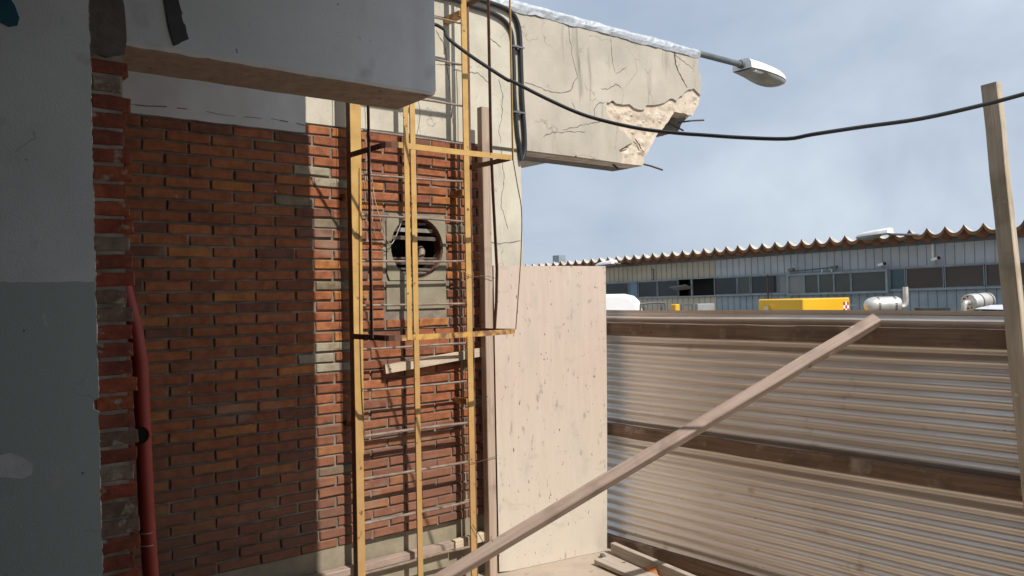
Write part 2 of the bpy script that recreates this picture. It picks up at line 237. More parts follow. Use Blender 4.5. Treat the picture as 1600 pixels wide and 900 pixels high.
# ------------------------------------------------------------------ mesh helpers
class MB:
    def __init__(s): s.v = []; s.f = []; s.m = []
    def add(s, vs, fs, mi=0):
        b = len(s.v); s.v += [Vector(v) for v in vs]
        for f in fs: s.f.append(tuple(b + i for i in f)); s.m.append(mi)
        return s
    def box(s, a, b, mi=0):
        (x0, y0, z0), (x1, y1, z1) = a, b
        return s.add([(x0, y0, z0), (x1, y0, z0), (x1, y1, z0), (x0, y1, z0), (x0, y0, z1), (x1, y0, z1), (x1, y1, z1), (x0, y1, z1)],
                     [(0, 3, 2, 1), (4, 5, 6, 7), (0, 1, 5, 4), (1, 2, 6, 5), (2, 3, 7, 6), (3, 0, 4, 7)], mi)
    def bar(s, p0, p1, w, h, up=(0, 0, 1), mi=0):          # rectangular bar from p0 to p1
        p0, p1 = Vector(p0), Vector(p1); d = (p1 - p0).normalized(); sd = d.cross(Vector(up)).normalized(); u = sd.cross(d)
        vs = [p + sd * (a * w / 2) + u * (b * h / 2) for p in (p0, p1) for a, b in ((-1, -1), (1, -1), (1, 1), (-1, 1))]
        return s.add(vs, [(0, 1, 2, 3), (7, 6, 5, 4), (0, 4, 5, 1), (1, 5, 6, 2), (2, 6, 7, 3), (3, 7, 4, 0)], mi)
    def sweep(s, pts, w, h, ups, mi=0):                    # flat bar bent along points
        pts = [Vector(p) for p in pts]; n = len(pts); vs = []
        for i, p in enumerate(pts):
            d = (pts[min(i + 1, n - 1)] - pts[max(i - 1, 0)]).normalized(); sd = d.cross(Vector(ups)).normalized(); u = sd.cross(d)
            vs += [p + sd * (a * w / 2) + u * (b * h / 2) for a, b in ((-1, -1), (1, -1), (1, 1), (-1, 1))]
        fs = [(0, 1, 2, 3), tuple(4 * (n - 1) + k for k in (3, 2, 1, 0))]
        for i in range(n - 1):
            for k in range(4): fs.append((4 * i + k, 4 * i + 4 + k, 4 * i + 4 + (k + 1) % 4, 4 * i + (k + 1) % 4))
        return s.add(vs, fs, mi)
    def tube(s, pts, r, n=8, cap=True, mi=0):
        pts = [Vector(p) for p in pts]; k = len(pts); vs = []; fs = []
        rs = r if isinstance(r, (list, tuple)) else [r] * k
        t = (pts[1] - pts[0]).normalized(); a = t.orthogonal().normalized()
        for i, p in enumerate(pts):
            t = (pts[min(i + 1, k - 1)] - pts[max(i - 1, 0)]).normalized(); a = (a - t * a.dot(t)).normalized(); b = t.cross(a)
            vs += [p + (a * math.cos(2 * math.pi * j / n) + b * math.sin(2 * math.pi * j / n)) * rs[i] for j in range(n)]
        for i in range(k - 1):
            for j in range(n): fs.append((i * n + j, i * n + (j + 1) % n, (i + 1) * n + (j + 1) % n, (i + 1) * n + j))
        if cap: fs += [tuple(range(n - 1, -1, -1)), tuple((k - 1) * n + j for j in range(n))]
        return s.add(vs, fs, mi)
    def prismY(s, poly, y0, y1, mi=0, side=None):          # (x,z) outline between two depths, front at y0
        n = len(poly)
        ar = sum(poly[i][0] * poly[(i + 1) % n][1] - poly[(i + 1) % n][0] * poly[i][1] for i in range(n))
        if ar < 0: poly = poly[::-1]
        s.add([(x, y0, z) for x, z in poly] + [(x, y1, z) for x, z in poly], [tuple(range(n)), tuple(range(2 * n - 1, n - 1, -1))], mi)
        b = len(s.v) - 2 * n
        for i in range(n):
            j = (i + 1) % n; s.f.append((b + i, b + n + i, b + n + j, b + j)); s.m.append(mi if side is None else side)
        return s
    def prismX(s, poly, x0, x1, mi=0):                     # (y,z) outline
        n = len(poly); b = len(s.v)
        s.v += [Vector((x0, y, z)) for y, z in poly] + [Vector((x1, y, z)) for y, z in poly]
        s.f += [tuple(range(n)), tuple(range(2 * n - 1, n - 1, -1))]; s.m += [mi, mi]
        for i in range(n):
            j = (i + 1) % n; s.f.append((b + i, b + n + i, b + n + j, b + j)); s.m.append(mi)
        return s

ORI = {}                                                   # world origin of each thing
def origin(o): return ORI.get(o.name, Vector((0, 0, 0)))
def mesh(name, mb, mats, smooth=False, off=Vector((0, 0, 0))):
    me = bpy.data.meshes.new(name); me.from_pydata([tuple(v - off) for v in mb.v], [], mb.f)
    for m in (mats if isinstance(mats, (list, tuple)) else [mats]): me.materials.append(m)
    me.polygons.foreach_set('material_index', mb.m)
    if smooth: me.polygons.foreach_set('use_smooth', [True] * len(mb.f))
    me.update(); return me
def obj(name, mb, mats, parent=None, smooth=False, bevel=0, local=False, loc=None):
    """one mesh object; its vertices are given in world metres (or in the parent's frame with local=True)"""
    if parent is None:
        if loc is None:
            xs = [v.x for v in mb.v]; ys = [v.y for v in mb.v]; loc = Vector(((min(xs) + max(xs)) / 2, (min(ys) + max(ys)) / 2, min(v.z for v in mb.v)))
        off = Vector(loc)
    else:
        off = Vector((0, 0, 0)) if local else origin(parent)
    o = bpy.data.objects.new(name, mesh(name, mb, mats, smooth, off)); COL.objects.link(o)
    if parent is None: o.location = off
    else: o.parent = parent
    ORI[o.name] = off
    if smooth:
        md = o.modifiers.new('sharp', 'EDGE_SPLIT'); md.split_angle = R(40)
    if bevel:
        md = o.modifiers.new('edge', 'BEVEL'); md.width = bevel; md.segments = 1; md.limit_method = 'ANGLE'; md.angle_limit = R(50)
    return o
def tag(o, label=None, cat=None, group=None, kind=None):
    if label: o['label'] = label
    if cat: o['category'] = cat
    if group: o['group'] = group
    if kind: o['kind'] = kind
    return o
def thing(name, label, cat, loc, group=None):
    o = bpy.data.objects.new(name, None); COL.objects.link(o); o.location = loc; o.empty_display_size = .1
    ORI[o.name] = Vector(loc); return tag(o, label, cat, group)
def lumber(name, p0, p1, w, h, mat, parent=None, up_=(0, 0, 1), seed=0, jit=.0015, local=False):
    """a sawn stick from p0 to p1: its own x runs along the grain, arrises eased, edges a little out of true"""
    p0, p1 = Vector(p0), Vector(p1); d = p1 - p0; ln = d.length; d.normalize()
    sd = Vector(up_).cross(d).normalized(); u = d.cross(sd)
    rg = random.Random(seed + int(ln * 1000)); mb = MB(); n = max(3, int(ln / .25)); e = min(w, h) * .07; vs = []; fs = []
    prof = [(-w / 2 + e, -h / 2), (w / 2 - e, -h / 2), (w / 2, -h / 2 + e), (w / 2, h / 2 - e), (w / 2 - e, h / 2), (-w / 2 + e, h / 2), (-w / 2, h / 2 - e), (-w / 2, -h / 2 + e)]
    for i in range(n + 1):
        oy, oz = rg.uniform(-jit, jit), rg.uniform(-jit, jit)
        vs += [(ln * i / n, y + oy + rg.uniform(-jit, jit) * .5, z + oz + rg.uniform(-jit, jit) * .5) for y, z in prof]
    for i in range(n):
        for k in range(8): fs.append((8 * i + k, 8 * i + (k + 1) % 8, 8 * i + 8 + (k + 1) % 8, 8 * i + 8 + k))
    fs += [tuple(range(7, -1, -1)), tuple(8 * n + k for k in range(8))]
    mb.add(vs, fs)
    o = bpy.data.objects.new(name, mesh(name, mb, mat)); COL.objects.link(o)
    if parent: o.parent = parent
    b = (Vector((0, 0, 0)) if (parent is None or local) else origin(parent))
    o.matrix_local = Matrix(((d.x, sd.x, u.x, p0.x - b.x), (d.y, sd.y, u.y, p0.y - b.y), (d.z, sd.z, u.z, p0.z - b.z), (0, 0, 0, 1)))
    ORI[o.name] = p0; return o
def spline(pts, n=6):                                      # Catmull-Rom through the points
    P = [Vector(p) for p in pts]; P = [P[0] * 2 - P[1]] + P + [P[-1] * 2 - P[-2]]; o = []
    for i in range(1, len(P) - 2):
        for k in range(n):
            t = k / n; a, b, c, d = P[i - 1:i + 3]
            o.append(.5 * ((2 * b) + (c - a) * t + (2 * a - 5 * b + 4 * c - d) * t * t + (3 * b - a - 3 * c + d) * t ** 3))
    return o + [P[-2]]

# ------------------------------------------------------------------ ground
g = MB(); g.add([(-900, -900, -.15), (900, -900, -.15), (900, 900, -.15), (-900, 900, -.15)], [(0, 1, 2, 3)])
tag(obj('ground', g, m_yard, loc=(0, 0, -.15)), kind='structure')
g = MB(); g.box((-5, -6, -.146), (5.28, 6.2, 0)); tag(obj('floor', g, m_floor), kind='structure')

# ------------------------------------------------------------------ brick wall
YW, C0, TOP = 5.25, .0708, 3.353
wall = thing('brick_wall', 'long red brick wall with dark raked joints behind the yellow caged ladder', 'brick wall', (2.6, YW, 0))
FX, FZ, FR = 3.388, 2.53, .236                              # the round fan opening
back = MB(); n = 40                                        # mortar sheet with the round hole and its reveal
x0, x1, z0, z1 = .9, 4.03, 0.0, TOP - .004
ring = [(FX + FR * math.cos(2 * math.pi * k / n), FZ + FR * math.sin(2 * math.pi * k / n)) for k in range(n)]
def edge_pt(k):
    a = 2 * math.pi * (k + .0) / n; c, s_ = math.cos(a), math.sin(a); h = .34
    q = h / max(abs(c), abs(s_)); return (FX + q * c, FZ + q * s_)
sq = [edge_pt(k) for k in range(n)]
YM = YW + .0135
b0 = len(back.v); back.v += [Vector((x, YM, z)) for x, z in ring] + [Vector((x, YM, z)) for x, z in sq] + [Vector((x, YM + .3, z)) for x, z in ring]
for k in range(n):
    j = (k + 1) % n; back.f += [(k, n + k, n + j, j), (k, j, 2 * n + j, 2 * n + k)]; back.m += [0, 1]
bx0, bx1, bz0, bz1 = FX - .34, FX + .34, FZ - .34, FZ + .34
for a, b, c, d in ((x0, bx0, z0, z1), (bx1, x1, z0, z1), (bx0, bx1, z0, bz0), (bx0, bx1, bz1, z1)):
    back.add([(a, YM, c), (b, YM, c), (b, YM, d), (a, YM, d)], [(0, 1, 2, 3)])
back.add([(x0, YM, z1), (x1, YM, z1), (x1, YM + .3, z1), (x0, YM + .3, z1)], [(0, 1, 2, 3)])
back.add([(x1, YM, z0), (x1, YM + .3, z0), (x1, YM + .3, z1), (x1, YM, z1)], [(0, 1, 2, 3)])
obj('mortar', back, [m_mortar, m_dark], wall)
def brick_mb(l, h, d, rg, j=.0021):
    mb = MB(); c = rg.uniform(.003, .0055)
    def rect(x, z, y, jj): return [(a * x + rg.uniform(-jj, jj), y + rg.uniform(-jj, jj) * .6, b * z + rg.uniform(-jj, jj)) for a, b in ((-1, -1), (0, -1), (1, -1), (1, 0), (1, 1), (0, 1), (-1, 1), (-1, 0))]
    vs = [(0, rg.uniform(-.001, .001), 0)] + rect(l / 2 - c, h / 2 - c, 0, j) + rect(l / 2, h / 2, c, j) + rect(l / 2, h / 2, d, 0)
    fs = [(0, 1 + k, 1 + (k + 1) % 8) for k in range(8)]
    for r_ in (0, 1):
        for k in range(8): fs.append((1 + 8 * r_ + k, 9 + 8 * r_ + k, 9 + 8 * r_ + (k + 1) % 8, 1 + 8 * r_ + (k + 1) % 8))
    return mb.add(vs, fs)
BL, BH = .260, .0555
std = [mesh('brick', brick_mb(BL, BH, .05, rnd), m_brick) for _ in range(24)]
pieces = []
for row in range(41):
    zc = TOP - C0 * (row + .5)
    ph = (.203 if row % 2 == 0 else .065) + rnd.uniform(-.006, .006)
    k0 = int((1.0 - ph) / .277)
    for k in range(k0, 16):
        a, b = ph + k * .277 + .008, ph + (k + 1) * .277 - .008
        b = min(b, 4.035 + rnd.uniform(-.02, .012)); a = max(a, 1.02)
        if b - a < .05: continue
        segs = [(a, b)]
        if zc + .03 > 2.07 and zc - .03 < 2.768:             # leave room for the vent plate
            segs = [s_ for s_ in ((a, min(b, 3.108 + rnd.uniform(-.02, 0))), (max(a, 3.652), b)) if s_[1] - s_[0] > .045]
        for s_ in segs:
            pieces.append((s_[0], s_[1], zc))
# nearest first: those show largest
pieces.sort(key=lambda p: -((p[1] - p[0]) * YW / (.633 * (p[0] + p[1]) / 2 + .774 * YW) ** 2) if (p[0] + p[1]) / 2 > 1.3 else 0)
rest = MB()
for i, (a, b, zc) in enumerate(pieces):
    l = b - a; y = YW + rnd.uniform(-.0045, .0045); cx = (a + b) / 2
    if i < 300:
        cem = (2.50 < cx < 2.82 and (2.93 < zc < 3.07 or 1.68 < zc < 1.86)) or (3.55 < cx < 3.8 and (2.80 < zc < 3.0 or 1.62 < zc < 1.9))
        me = std[rnd.randrange(24)] if abs(l - .261) < .012 and not cem else mesh('brick', brick_mb(l, BH, .05, rnd), m_brick_cem if cem else m_brick)
        o = bpy.data.objects.new('brick', me); COL.objects.link(o); o.parent = wall
        o.location = (cx - 2.6, y - YW, zc + rnd.uniform(-.002, .002)); o.rotation_euler = (rnd.uniform(-.025, .025), rnd.uniform(-.008, .008), rnd.uniform(-.012, .012))
    else:
        t = brick_mb(l, BH, .05, rnd); rest.add([v + Vector((cx, y, zc)) for v in t.v], t.f)
tag(obj('brick', rest, m_brick_i, wall), kind='stuff')
# white painted render band over the left part, ragged lower edge
prof = [(.9, 3.80), (2.506, 3.80), (2.508, 3.45)] + [(2.503 - k * .08, 3.287 + rnd.uniform(-.003, .003)) for k in range(0, 20)] + [(.9, 3.29)]
mb = MB(); mb.prismY(prof, YW - .012, YW + .06); obj('white_band', mb, m_white, wall)
mb = MB()
pts = [(1.3 + k * .06, 3.345 - .02 * math.sin(k * .7) * .3 + rnd.uniform(-.004, .004) - .0 * k) for k in range(21)]
for k in range(20):
    if rnd.random() < .75:
        (xa, za), (xb, zb) = pts[k], pts[k + 1]; wd = rnd.uniform(.001, .004)
        mb.add([(xa, YW - .0135, za - wd), (xb, YW - .0135, zb - wd), (xb, YW - .0135, zb + wd), (xa, YW - .0135, za + wd)], [(0, 1, 2, 3)])
obj('crack', mb, m_crack_thin, wall)
mb = MB(); mb.box((.9, YW + .009, 0), (4.02, YW + .2, .452)); obj('cement_base', mb, m_cement, wall)

# ------------------------------------------------------------------ fan vent in the brick wall
vent = thing('exhaust_vent', 'round louvred fan opening in a square cement plate on the brick wall', 'vent', (FX, YW, 2.07))
pl = MB(); hw = [(3.128, 2.292), (3.642, 2.292), (3.642, 2.762), (3.128, 2.762)]
def sq_pt(k):
    a = 2 * math.pi * k / n; c, s_ = math.cos(a), math.sin(a)
    q = min((.256 if c > 0 else .262) / max(abs(c), 1e-6), (.24 if s_ > 0 else .242) / max(abs(s_), 1e-6)); return (FX + q * c, FZ + q * s_)
ri = [(FX + .229 * math.cos(2 * math.pi * k / n), FZ + .229 * math.sin(2 * math.pi * k / n)) for k in range(n)]
so = [sq_pt(k) for k in range(n)]
pl.v += [Vector((x, YW - .004, z)) for x, z in ri] + [Vector((x, YW - .004, z)) for x, z in so] + [Vector((x, YW + .05, z)) for x, z in ri] + [Vector((x, YW + .05, z)) for x, z in so]
for k in range(n):
    j = (k + 1) % n; pl.f += [(k, n + k, n + j, j), (k, j, 2 * n + j, 2 * n + k), (n + k, 3 * n + k, 3 * n + j, n + j)]; pl.m += [0] * 3
obj('cement_plate', pl, m_cement, vent)
mb = MB(); mb.box((3.118, YW - .002, 2.075), (3.640, YW + .05, 2.281)); obj('lower_plate', mb, m_cement, vent, bevel=.003)
mb = MB()
for y_, r_ in ((YW + .012, .2285), (YW + .11, .2285)): mb.v += [Vector((FX + r_ * math.cos(2 * math.pi * k / n), y_, FZ + r_ * math.sin(2 * math.pi * k / n))) for k in range(n)]
for y_, r_ in ((YW + .012, .222), (YW + .11, .222)): mb.v += [Vector((FX + r_ * math.cos(2 * math.pi * k / n), y_, FZ + r_ * math.sin(2 * math.pi * k / n))) for k in range(n)]
for k in range(n):
    j = (k + 1) % n; mb.f += [(2 * n + k, 2 * n + j, 3 * n + j, 3 * n + k), (k, j, 2 * n + j, 2 * n + k)]; mb.m += [0, 0]
obj('sleeve', mb, m_rust, vent, smooth=True)
mb = MB(); mb.add([(FX - .5, YW + .40, FZ - .5), (FX + .5, YW + .40, FZ - .5), (FX + .5, YW + .40, FZ + .5), (FX - .5, YW + .40, FZ + .5), (FX - .5, YW + .12, FZ - .5), (FX + .5, YW + .12, FZ - .5), (FX + .5, YW + .12, FZ + .5), (FX - .5, YW + .12, FZ + .5)],
                  [(0, 1, 2, 3), (0, 4, 5, 1), (1, 5, 6, 2), (2, 6, 7, 3), (3, 7, 4, 0)]); obj('duct', mb, m_dark, vent)
for zz, tilt, wd in ((2.712, .3, .018), (2.664, .2, .028), (2.604, .3, .026), (2.452, .3, .012), (2.418, .3, .022), (2.372, .2, .014), (2.345, .25, .018)):
    hx = math.sqrt(max(.0004, .222 ** 2 - (abs(zz - FZ) + .010) ** 2)) - .003
    mb = MB(); a, b = rnd.uniform(-.004, .004), rnd.uniform(-.004, .004)
    mb.bar((FX - hx, YW + .045, zz + a), (FX + hx, YW + .05, zz + b), .010, wd, up=(0, -math.sin(tilt), math.cos(tilt)))
    obj('louver', mb, m_louver if zz in (2.664, 2.345) else m_louver_dull, vent)
mb = MB(); mb.bar((FX + .022, YW + .065, FZ - .20), (FX + .026, YW + .065, FZ + .19), .012, .022, up=(0, 1, 0)); obj('bracket', mb, m_louver, vent)
mb = MB(); mb.tube([(FX + .085, YW + .09, FZ - .10), (FX + .105, YW + .10, FZ - .02), (FX + .115, YW + .13, FZ + .0)], .026, 12); obj('motor_pipe', mb, m_louver_dull, vent, smooth=True)

# ------------------------------------------------------------------ concrete canopy and column
YC = 5.30
can = thing('concrete_canopy', 'cracked beige concrete canopy beam on a column, its outer corner broken off', 'canopy', (4.25, YC, 0))
core = [(.6, 3.366), (4.46, 3.366), (5.24, 3.364), (5.96, 3.358), (6.03, 3.40), (6.135, 3.519), (6.289, 3.69), (6.405, 3.718), (6.56, 3.755), (6.70, 3.795), (6.75, 3.84), (6.786, 3.896), (6.86, 3.95), (6.92, 4.0), (6.90, 4.16), (6.89, 4.36), (6.88, 4.54), (.6, 4.54)]
mb = MB(); mb.box((4.0, 5.702, 3.368), (5.10, 8.5, 4.50)); obj('rear_beam', mb, m_conc, can)
skin = [(6.812, 4.54), (6.806, 4.357), (6.852, 4.362), (6.84, 4.146), (6.79, 4.17), (6.728, 4.202), (6.70, 4.188), (6.654, 4.182), (6.60, 4.15), (6.555, 4.107), (6.51, 4.09), (6.458, 4.039), (6.41, 4.055), (6.363, 4.05), (6.28, 4.0),
        (6.201, 3.974), (6.12, 3.955), (6.021, 3.943), (5.99, 3.90), (5.952, 3.888), (5.90, 3.885), (5.846, 3.892), (5.81, 3.91), (5.782, 3.92), (5.70, 3.905), (5.604, 3.904), (5.575, 3.92), (5.553, 3.926), (5.52, 3.90), (5.48, 3.896),
        (5.475, 3.84), (5.485, 3.781), (5.54, 3.74), (5.608, 3.696), (5.66, 3.665), (5.709, 3.648), (5.793, 3.585), (5.819, 3.57), (5.73, 3.53), (5.633, 3.469), (5.674, 3.443), (5.658, 3.36), (5.24, 3.366), (5.10, 3.367), (5.08, 3.378), (5.06, 3.367), (4.462, 3.368), (.6, 3.368)]
mb = MB(); mb.prismY(skin + [(.6, 4.54)], YC, YC + .029); obj('beam_plaster', mb, m_conc2, can)
# broken face of the spalled area: a faceted sheet with real relief
expo = [(5.48, 3.90), (5.60, 3.905), (5.78, 3.92), (5.95, 3.89), (6.02, 3.945), (6.20, 3.975), (6.36, 4.05), (6.46, 4.04), (6.555, 4.108), (6.654, 4.183), (6.728, 4.203), (6.84, 4.15), (6.828, 4.059), (6.743, 3.958), (6.722, 3.923), (6.628, 3.933), (6.446, 3.934), (6.413, 3.898), (6.337, 3.814), (6.174, 3.674), (6.059, 3.513), (5.99, 3.445), (5.973, 3.365), (5.66, 3.362), (5.67, 3.44), (5.64, 3.47), (5.82, 3.57), (5.70, 3.65), (5.485, 3.78)]
def jag(poly, amp, xmin=5.9, step=.03, zmax=4.3):
    o = []; q = len(poly)
    for i in range(q):
        (xa, za), (xb, zb) = poly[i], poly[(i + 1) % q]; o.append((xa, za)); k = int(math.hypot(xb - xa, zb - za) / step)
        if xa < xmin or xb < xmin or max(za, zb) > zmax: continue
        for j in range(1, k): t = j / k; o.append((xa + (xb - xa) * t + rnd.uniform(-amp, amp), za + (zb - za) * t + rnd.uniform(-amp, amp)))
    return o
def inside(x, z, poly):
    c = False; q = len(poly)
    for i in range(q):
        (xa, za), (xb, zb) = poly[i], poly[(i + 1) % q]
        if (za > z) != (zb > z) and x < (xb - xa) * (z - za) / (zb - za) + xa: c = not c
    return c
mb = MB(); mb.prismY(jag(core, .009), YC + .20, 5.70); obj('beam_back', mb, m_cement_dk, can)  # dark cement here puts the shade of the broken cavity into the colour
cfront = [(.6, 3.367), (5.96, 3.36), (5.99, 3.445), (6.059, 3.513), (6.174, 3.674), (6.337, 3.814), (6.40, 3.90), (6.446, 3.934), (6.54, 3.925), (6.628, 3.933), (6.70, 3.93), (6.743, 3.958), (6.80, 4.02), (6.828, 4.16), (6.835, 4.36), (6.80, 4.37), (6.80, 4.54), (.6, 4.54)]
mb = MB(); mb.prismY(jag(cfront, .008), YC + .03, YC + .1995); obj('beam_core', mb, m_core, can)
mb = MB(); mb.prismY(jag(expo, .007), YC + .018, YC + .0295); obj('spalled_patch', mb, m_core, can)
mb = MB()
for k in range(230):
    x, z = rnd.uniform(5.45, 6.85), rnd.uniform(3.36, 4.2); s_ = rnd.uniform(.02, .085)
    if not all(inside(x + dx * s_, z + dz * s_, expo) for dx, dz in ((1, 0), (-1, 0), (0, 1), (0, -1))): continue
    q = [(x + s_ * math.cos(a + rnd.uniform(-.3, .3)) * rnd.uniform(.7, 1), z + s_ * .8 * math.sin(a) * rnd.uniform(.7, 1)) for a in (0, 1.05, 2.1, 3.14, 4.2, 5.2)]
    mb.v += [Vector((a, YC + .0185, b)) for a, b in q] + [Vector((x, YC + .018 - rnd.uniform(.003, .015), z))]
    b0 = len(mb.v) - 7
    for i in range(6): mb.f.append((b0 + i, b0 + (i + 1) % 6, b0 + 6)); mb.m.append(0)
tag(obj('broken_concrete', mb, m_core, can), kind='stuff')
# column: plaster front over a core
mb = MB(); mb.box((4.045, YC + .002, 0), (4.459, 5.70, 3.364)); obj('column', mb, m_colc, can, bevel=.006)
mb = MB(); mb.box((2.512, YC - .004, 3.371), (4.40, YC - .0005, 4.52)); obj('yellowed_render', mb, m_colc, can)
def ribbon(mb, pts, y, w0, w1, seed=1):
    rg = random.Random(seed); P = []
    for i in range(len(pts) - 1):
        (a, b), (c, d) = pts[i], pts[i + 1]; k = max(2, int(math.hypot(c - a, d - b) / .025))
        P += [(a + (c - a) * t / k + rg.uniform(-.006, .006), b + (d - b) * t / k + rg.uniform(-.006, .006)) for t in range(k)]
    P.append(pts[-1]); vs = []; m_ = len(P)
    for i, (x, z) in enumerate(P):
        dx, dz = P[min(i + 1, m_ - 1)][0] - P[max(i - 1, 0)][0], P[min(i + 1, m_ - 1)][1] - P[max(i - 1, 0)][1]; ln = math.hypot(dx, dz) or 1
        wd = (w0 + (w1 - w0) * i / m_) * rg.uniform(.4, 1.2) * (.4 if i in (0, m_ - 1) else 1)
        vs += [(x - dz / ln * wd, y, z + dx / ln * wd), (x + dz / ln * wd, y, z - dx / ln * wd)]
    mb.add(vs, [(2 * i, 2 * i + 1, 2 * i + 3, 2 * i + 2) for i in range(m_ - 1)])
wide = [[(6.442, 4.513), (6.455, 4.4), (6.516, 4.304), (6.627, 4.194)], [(5.847, 3.603), (5.904, 3.549), (5.976, 3.476)], [(5.628, 3.473), (5.7, 3.505), (5.757, 3.519)]]
thin = [[(5.118, 4.072), (5.064, 4.008), (5.037, 3.939), (4.897, 3.901), (4.762, 3.9), (4.642, 3.928), (4.501, 3.935)], [(5.751, 4.257), (5.606, 4.175)],
        [(5.673, 4.058), (5.603, 4.087), (5.518, 4.026), (5.408, 4.01)], [(5.459, 3.892), (5.377, 3.881), (5.321, 3.816), (5.319, 3.72)], [(5.427, 3.714), (5.237, 3.673), (4.926, 3.581)],
        [(5.047, 3.837), (5.084, 3.786)], [(4.70, 3.50), (4.80, 3.55), (5.2, 3.60)], [(6.455, 4.49), (6.72, 4.40)], [(5.55, 4.50), (5.57, 4.27), (5.60, 4.18)], [(5.02, 4.50), (5.06, 4.25), (5.118, 4.07)]]
colc = [[(3.899, 3.976), (3.961, 3.974)], [(3.785, 3.929), (3.908, 3.932), (3.929, 3.925), (4.013, 3.941), (4.098, 3.892), (4.14, 3.864)], [(4.229, 3.921), (4.265, 3.804), (4.25, 3.6), (4.22, 3.5), (4.24, 3.40)],
        [(4.149, 4.236), (4.258, 4.186)], [(3.616, 3.939), (3.715, 3.959), (3.837, 3.969)], [(3.62, 4.2), (3.7, 4.1), (3.74, 3.8), (3.76, 3.5)]]
for i, c in enumerate(wide): mb = MB(); ribbon(mb, c, YC - .0015, .010, .006, i); obj('wide_crack', mb, m_crack, can)
hair = [(c, YC - .0015) for c in thin] + [(c, YC - .0055) for c in colc] + [([(4.06, 2.60), (4.2, 2.58), (4.44, 2.61)], YC + .0005), ([(4.24, 3.36), (4.27, 3.1), (4.23, 2.9), (4.3, 2.7)], YC + .0005)]
for i, (c, y) in enumerate(hair): mb = MB(); ribbon(mb, c, y, .0042, .0028, 20 + i); obj('hairline_crack', mb, m_crack_thin, can)
mb = MB(); mb.box((3.62, YC - .009, 3.353), (4.44, YC - .005, 3.367)); obj('horizontal_joint', mb, m_crack, can)
# crumpled aluminium roofing membrane folded over the top edge
mb = MB(); nx = 150; prof_n = 7
for i in range(nx + 1):
    x = .6 + (6.83 - .6) * i / nx
    drop = 4.516 + .014 * noise.noise((x * 3.1, 0, 0)) + .012 * noise.noise((x * 9, 3, 0)) - (.01 if x < 4.6 else 0)
    cr = lambda k: .010 * noise.noise((x * 7, k * 2.3, 1.7)) + .006 * noise.noise((x * 21, k * 3.1, 4))
    row = [(x, YC - .008, drop), (x, YC - .016, drop + .03), (x, YC - .016, 4.575), (x, YC + .0, 4.604), (x, YC + .06, 4.612), (x, YC + .2, 4.60), (x, 5.70, 4.60)]
    mb.v += [Vector((a, b + min(cr(k), .006), c + cr(k + 9) * (.4 if k == 0 else 1))) for k, (a, b, c) in enumerate(row)]
for i in range(nx):
    for k in range(prof_n - 1): mb.f.append((i * prof_n + k, (i + 1) * prof_n + k, (i + 1) * prof_n + k + 1, i * prof_n + k + 1)); mb.m.append(0)
obj('roof_membrane', mb, m_foil, can)
for p, q in (((6.60, 5.40, 3.86), (6.92, 5.33, 3.91)), ((5.93, 5.34, 3.39), (6.24, 5.31, 3.345)), ((5.62, 5.45, 3.40), (5.68, 5.36, 3.315)), ((6.45, 5.5, 3.88), (6.80, 5.5, 3.82))):
    mb = MB(); mb.tube([p, (Vector(p) + Vector(q)) / 2 + Vector((0, 0, .006)), q], .009, 7); obj('rebar', mb, m_rebar, can)

# ------------------------------------------------------------------ street lamp on the canopy end
def lamp_head(o, X0, Y0, Z0, s=1.0, sx=1, local=False, axis='x'):
    """cobra-head luminaire, its long axis along x: pale shell above a grey bowl"""
    def T(x, y, z):
        return (X0 + sx * x * s, Y0 + y * s, Z0 + z * s) if axis == 'x' else (X0 + y * s, Y0 + sx * x * s, Z0 + z * s)
    nl, na = 16, 12
    st = []
    for i in range(nl + 1):
        t = i / nl; x = t * .78
        wv = .155 * (1 - max(0, (t - .42) / .58) ** 2.4) ** .5 * (.80 + .2 * min(1, t / .25)) if t < 1 else .004
        hv = (.115 - .035 * t) * (1 - max(0, (t - .5) / .5) ** 2.6) ** .5 if t < 1 else .004
        st.append((x, max(wv, .004), max(hv, .004), .035 * t))
    mb = MB()
    for x, wv, hv, zo in st:
        for k in range(na + 1):
            a = math.pi * k / na; c, s_ = math.cos(a), math.sin(a)
            mb.v.append(Vector(T(x, wv * math.copysign(abs(c) ** .6, c), hv * abs(s_) ** .55 - zo)))
    for i in range(nl):
        for k in range(na): mb.f.append((i * (na + 1) + k, i * (na + 1) + k + 1, (i + 1) * (na + 1) + k + 1, (i + 1) * (na + 1) + k)); mb.m.append(0)
    mb.f.append(tuple(range(na + 1))); mb.m.append(0)
    obj('housing', mb, m_lampw, o, smooth=True, local=local)
    mb = MB()
    for x, wv, hv, zo in st:
        bowl = .085 * math.sin(math.pi * min(1, max(0, (x - .22) / .55))) ** .6 if x > .22 else .012
        for k in range(na + 1):
            a = math.pi * k / na; mb.v.append(Vector(T(x, wv * .95 * math.cos(a), -bowl * math.sin(a) ** .8 - zo - .003)))
    for i in range(nl):
        for k in range(na): mb.f.append((i * (na + 1) + k, (i + 1) * (na + 1) + k, (i + 1) * (na + 1) + k + 1, i * (na + 1) + k + 1)); mb.m.append(0)
    obj('bowl', mb, m_lampg, o, smooth=True, local=local)
    mb = MB(); a, b = T(.07, -.12, -.008), T(.27, -.085, -.028); mb.box(tuple(min(p, q) for p, q in zip(a, b)), tuple(max(p, q) for p, q in zip(a, b))); obj('hatch', mb, m_lampw, o, local=local)
    mb = MB(); mb.box(*[tuple(f(p, q) for p, q in zip(T(.72, -.02, -.05), T(.78, .02, -.02))) for f in (min, max)]); obj('latch', mb, m_trim, o, local=local)
lamp = thing('street_lamp', 'white street lamp on a grey arm at the broken end of the canopy', 'street lamp', (6.7, 5.45, 4.6))
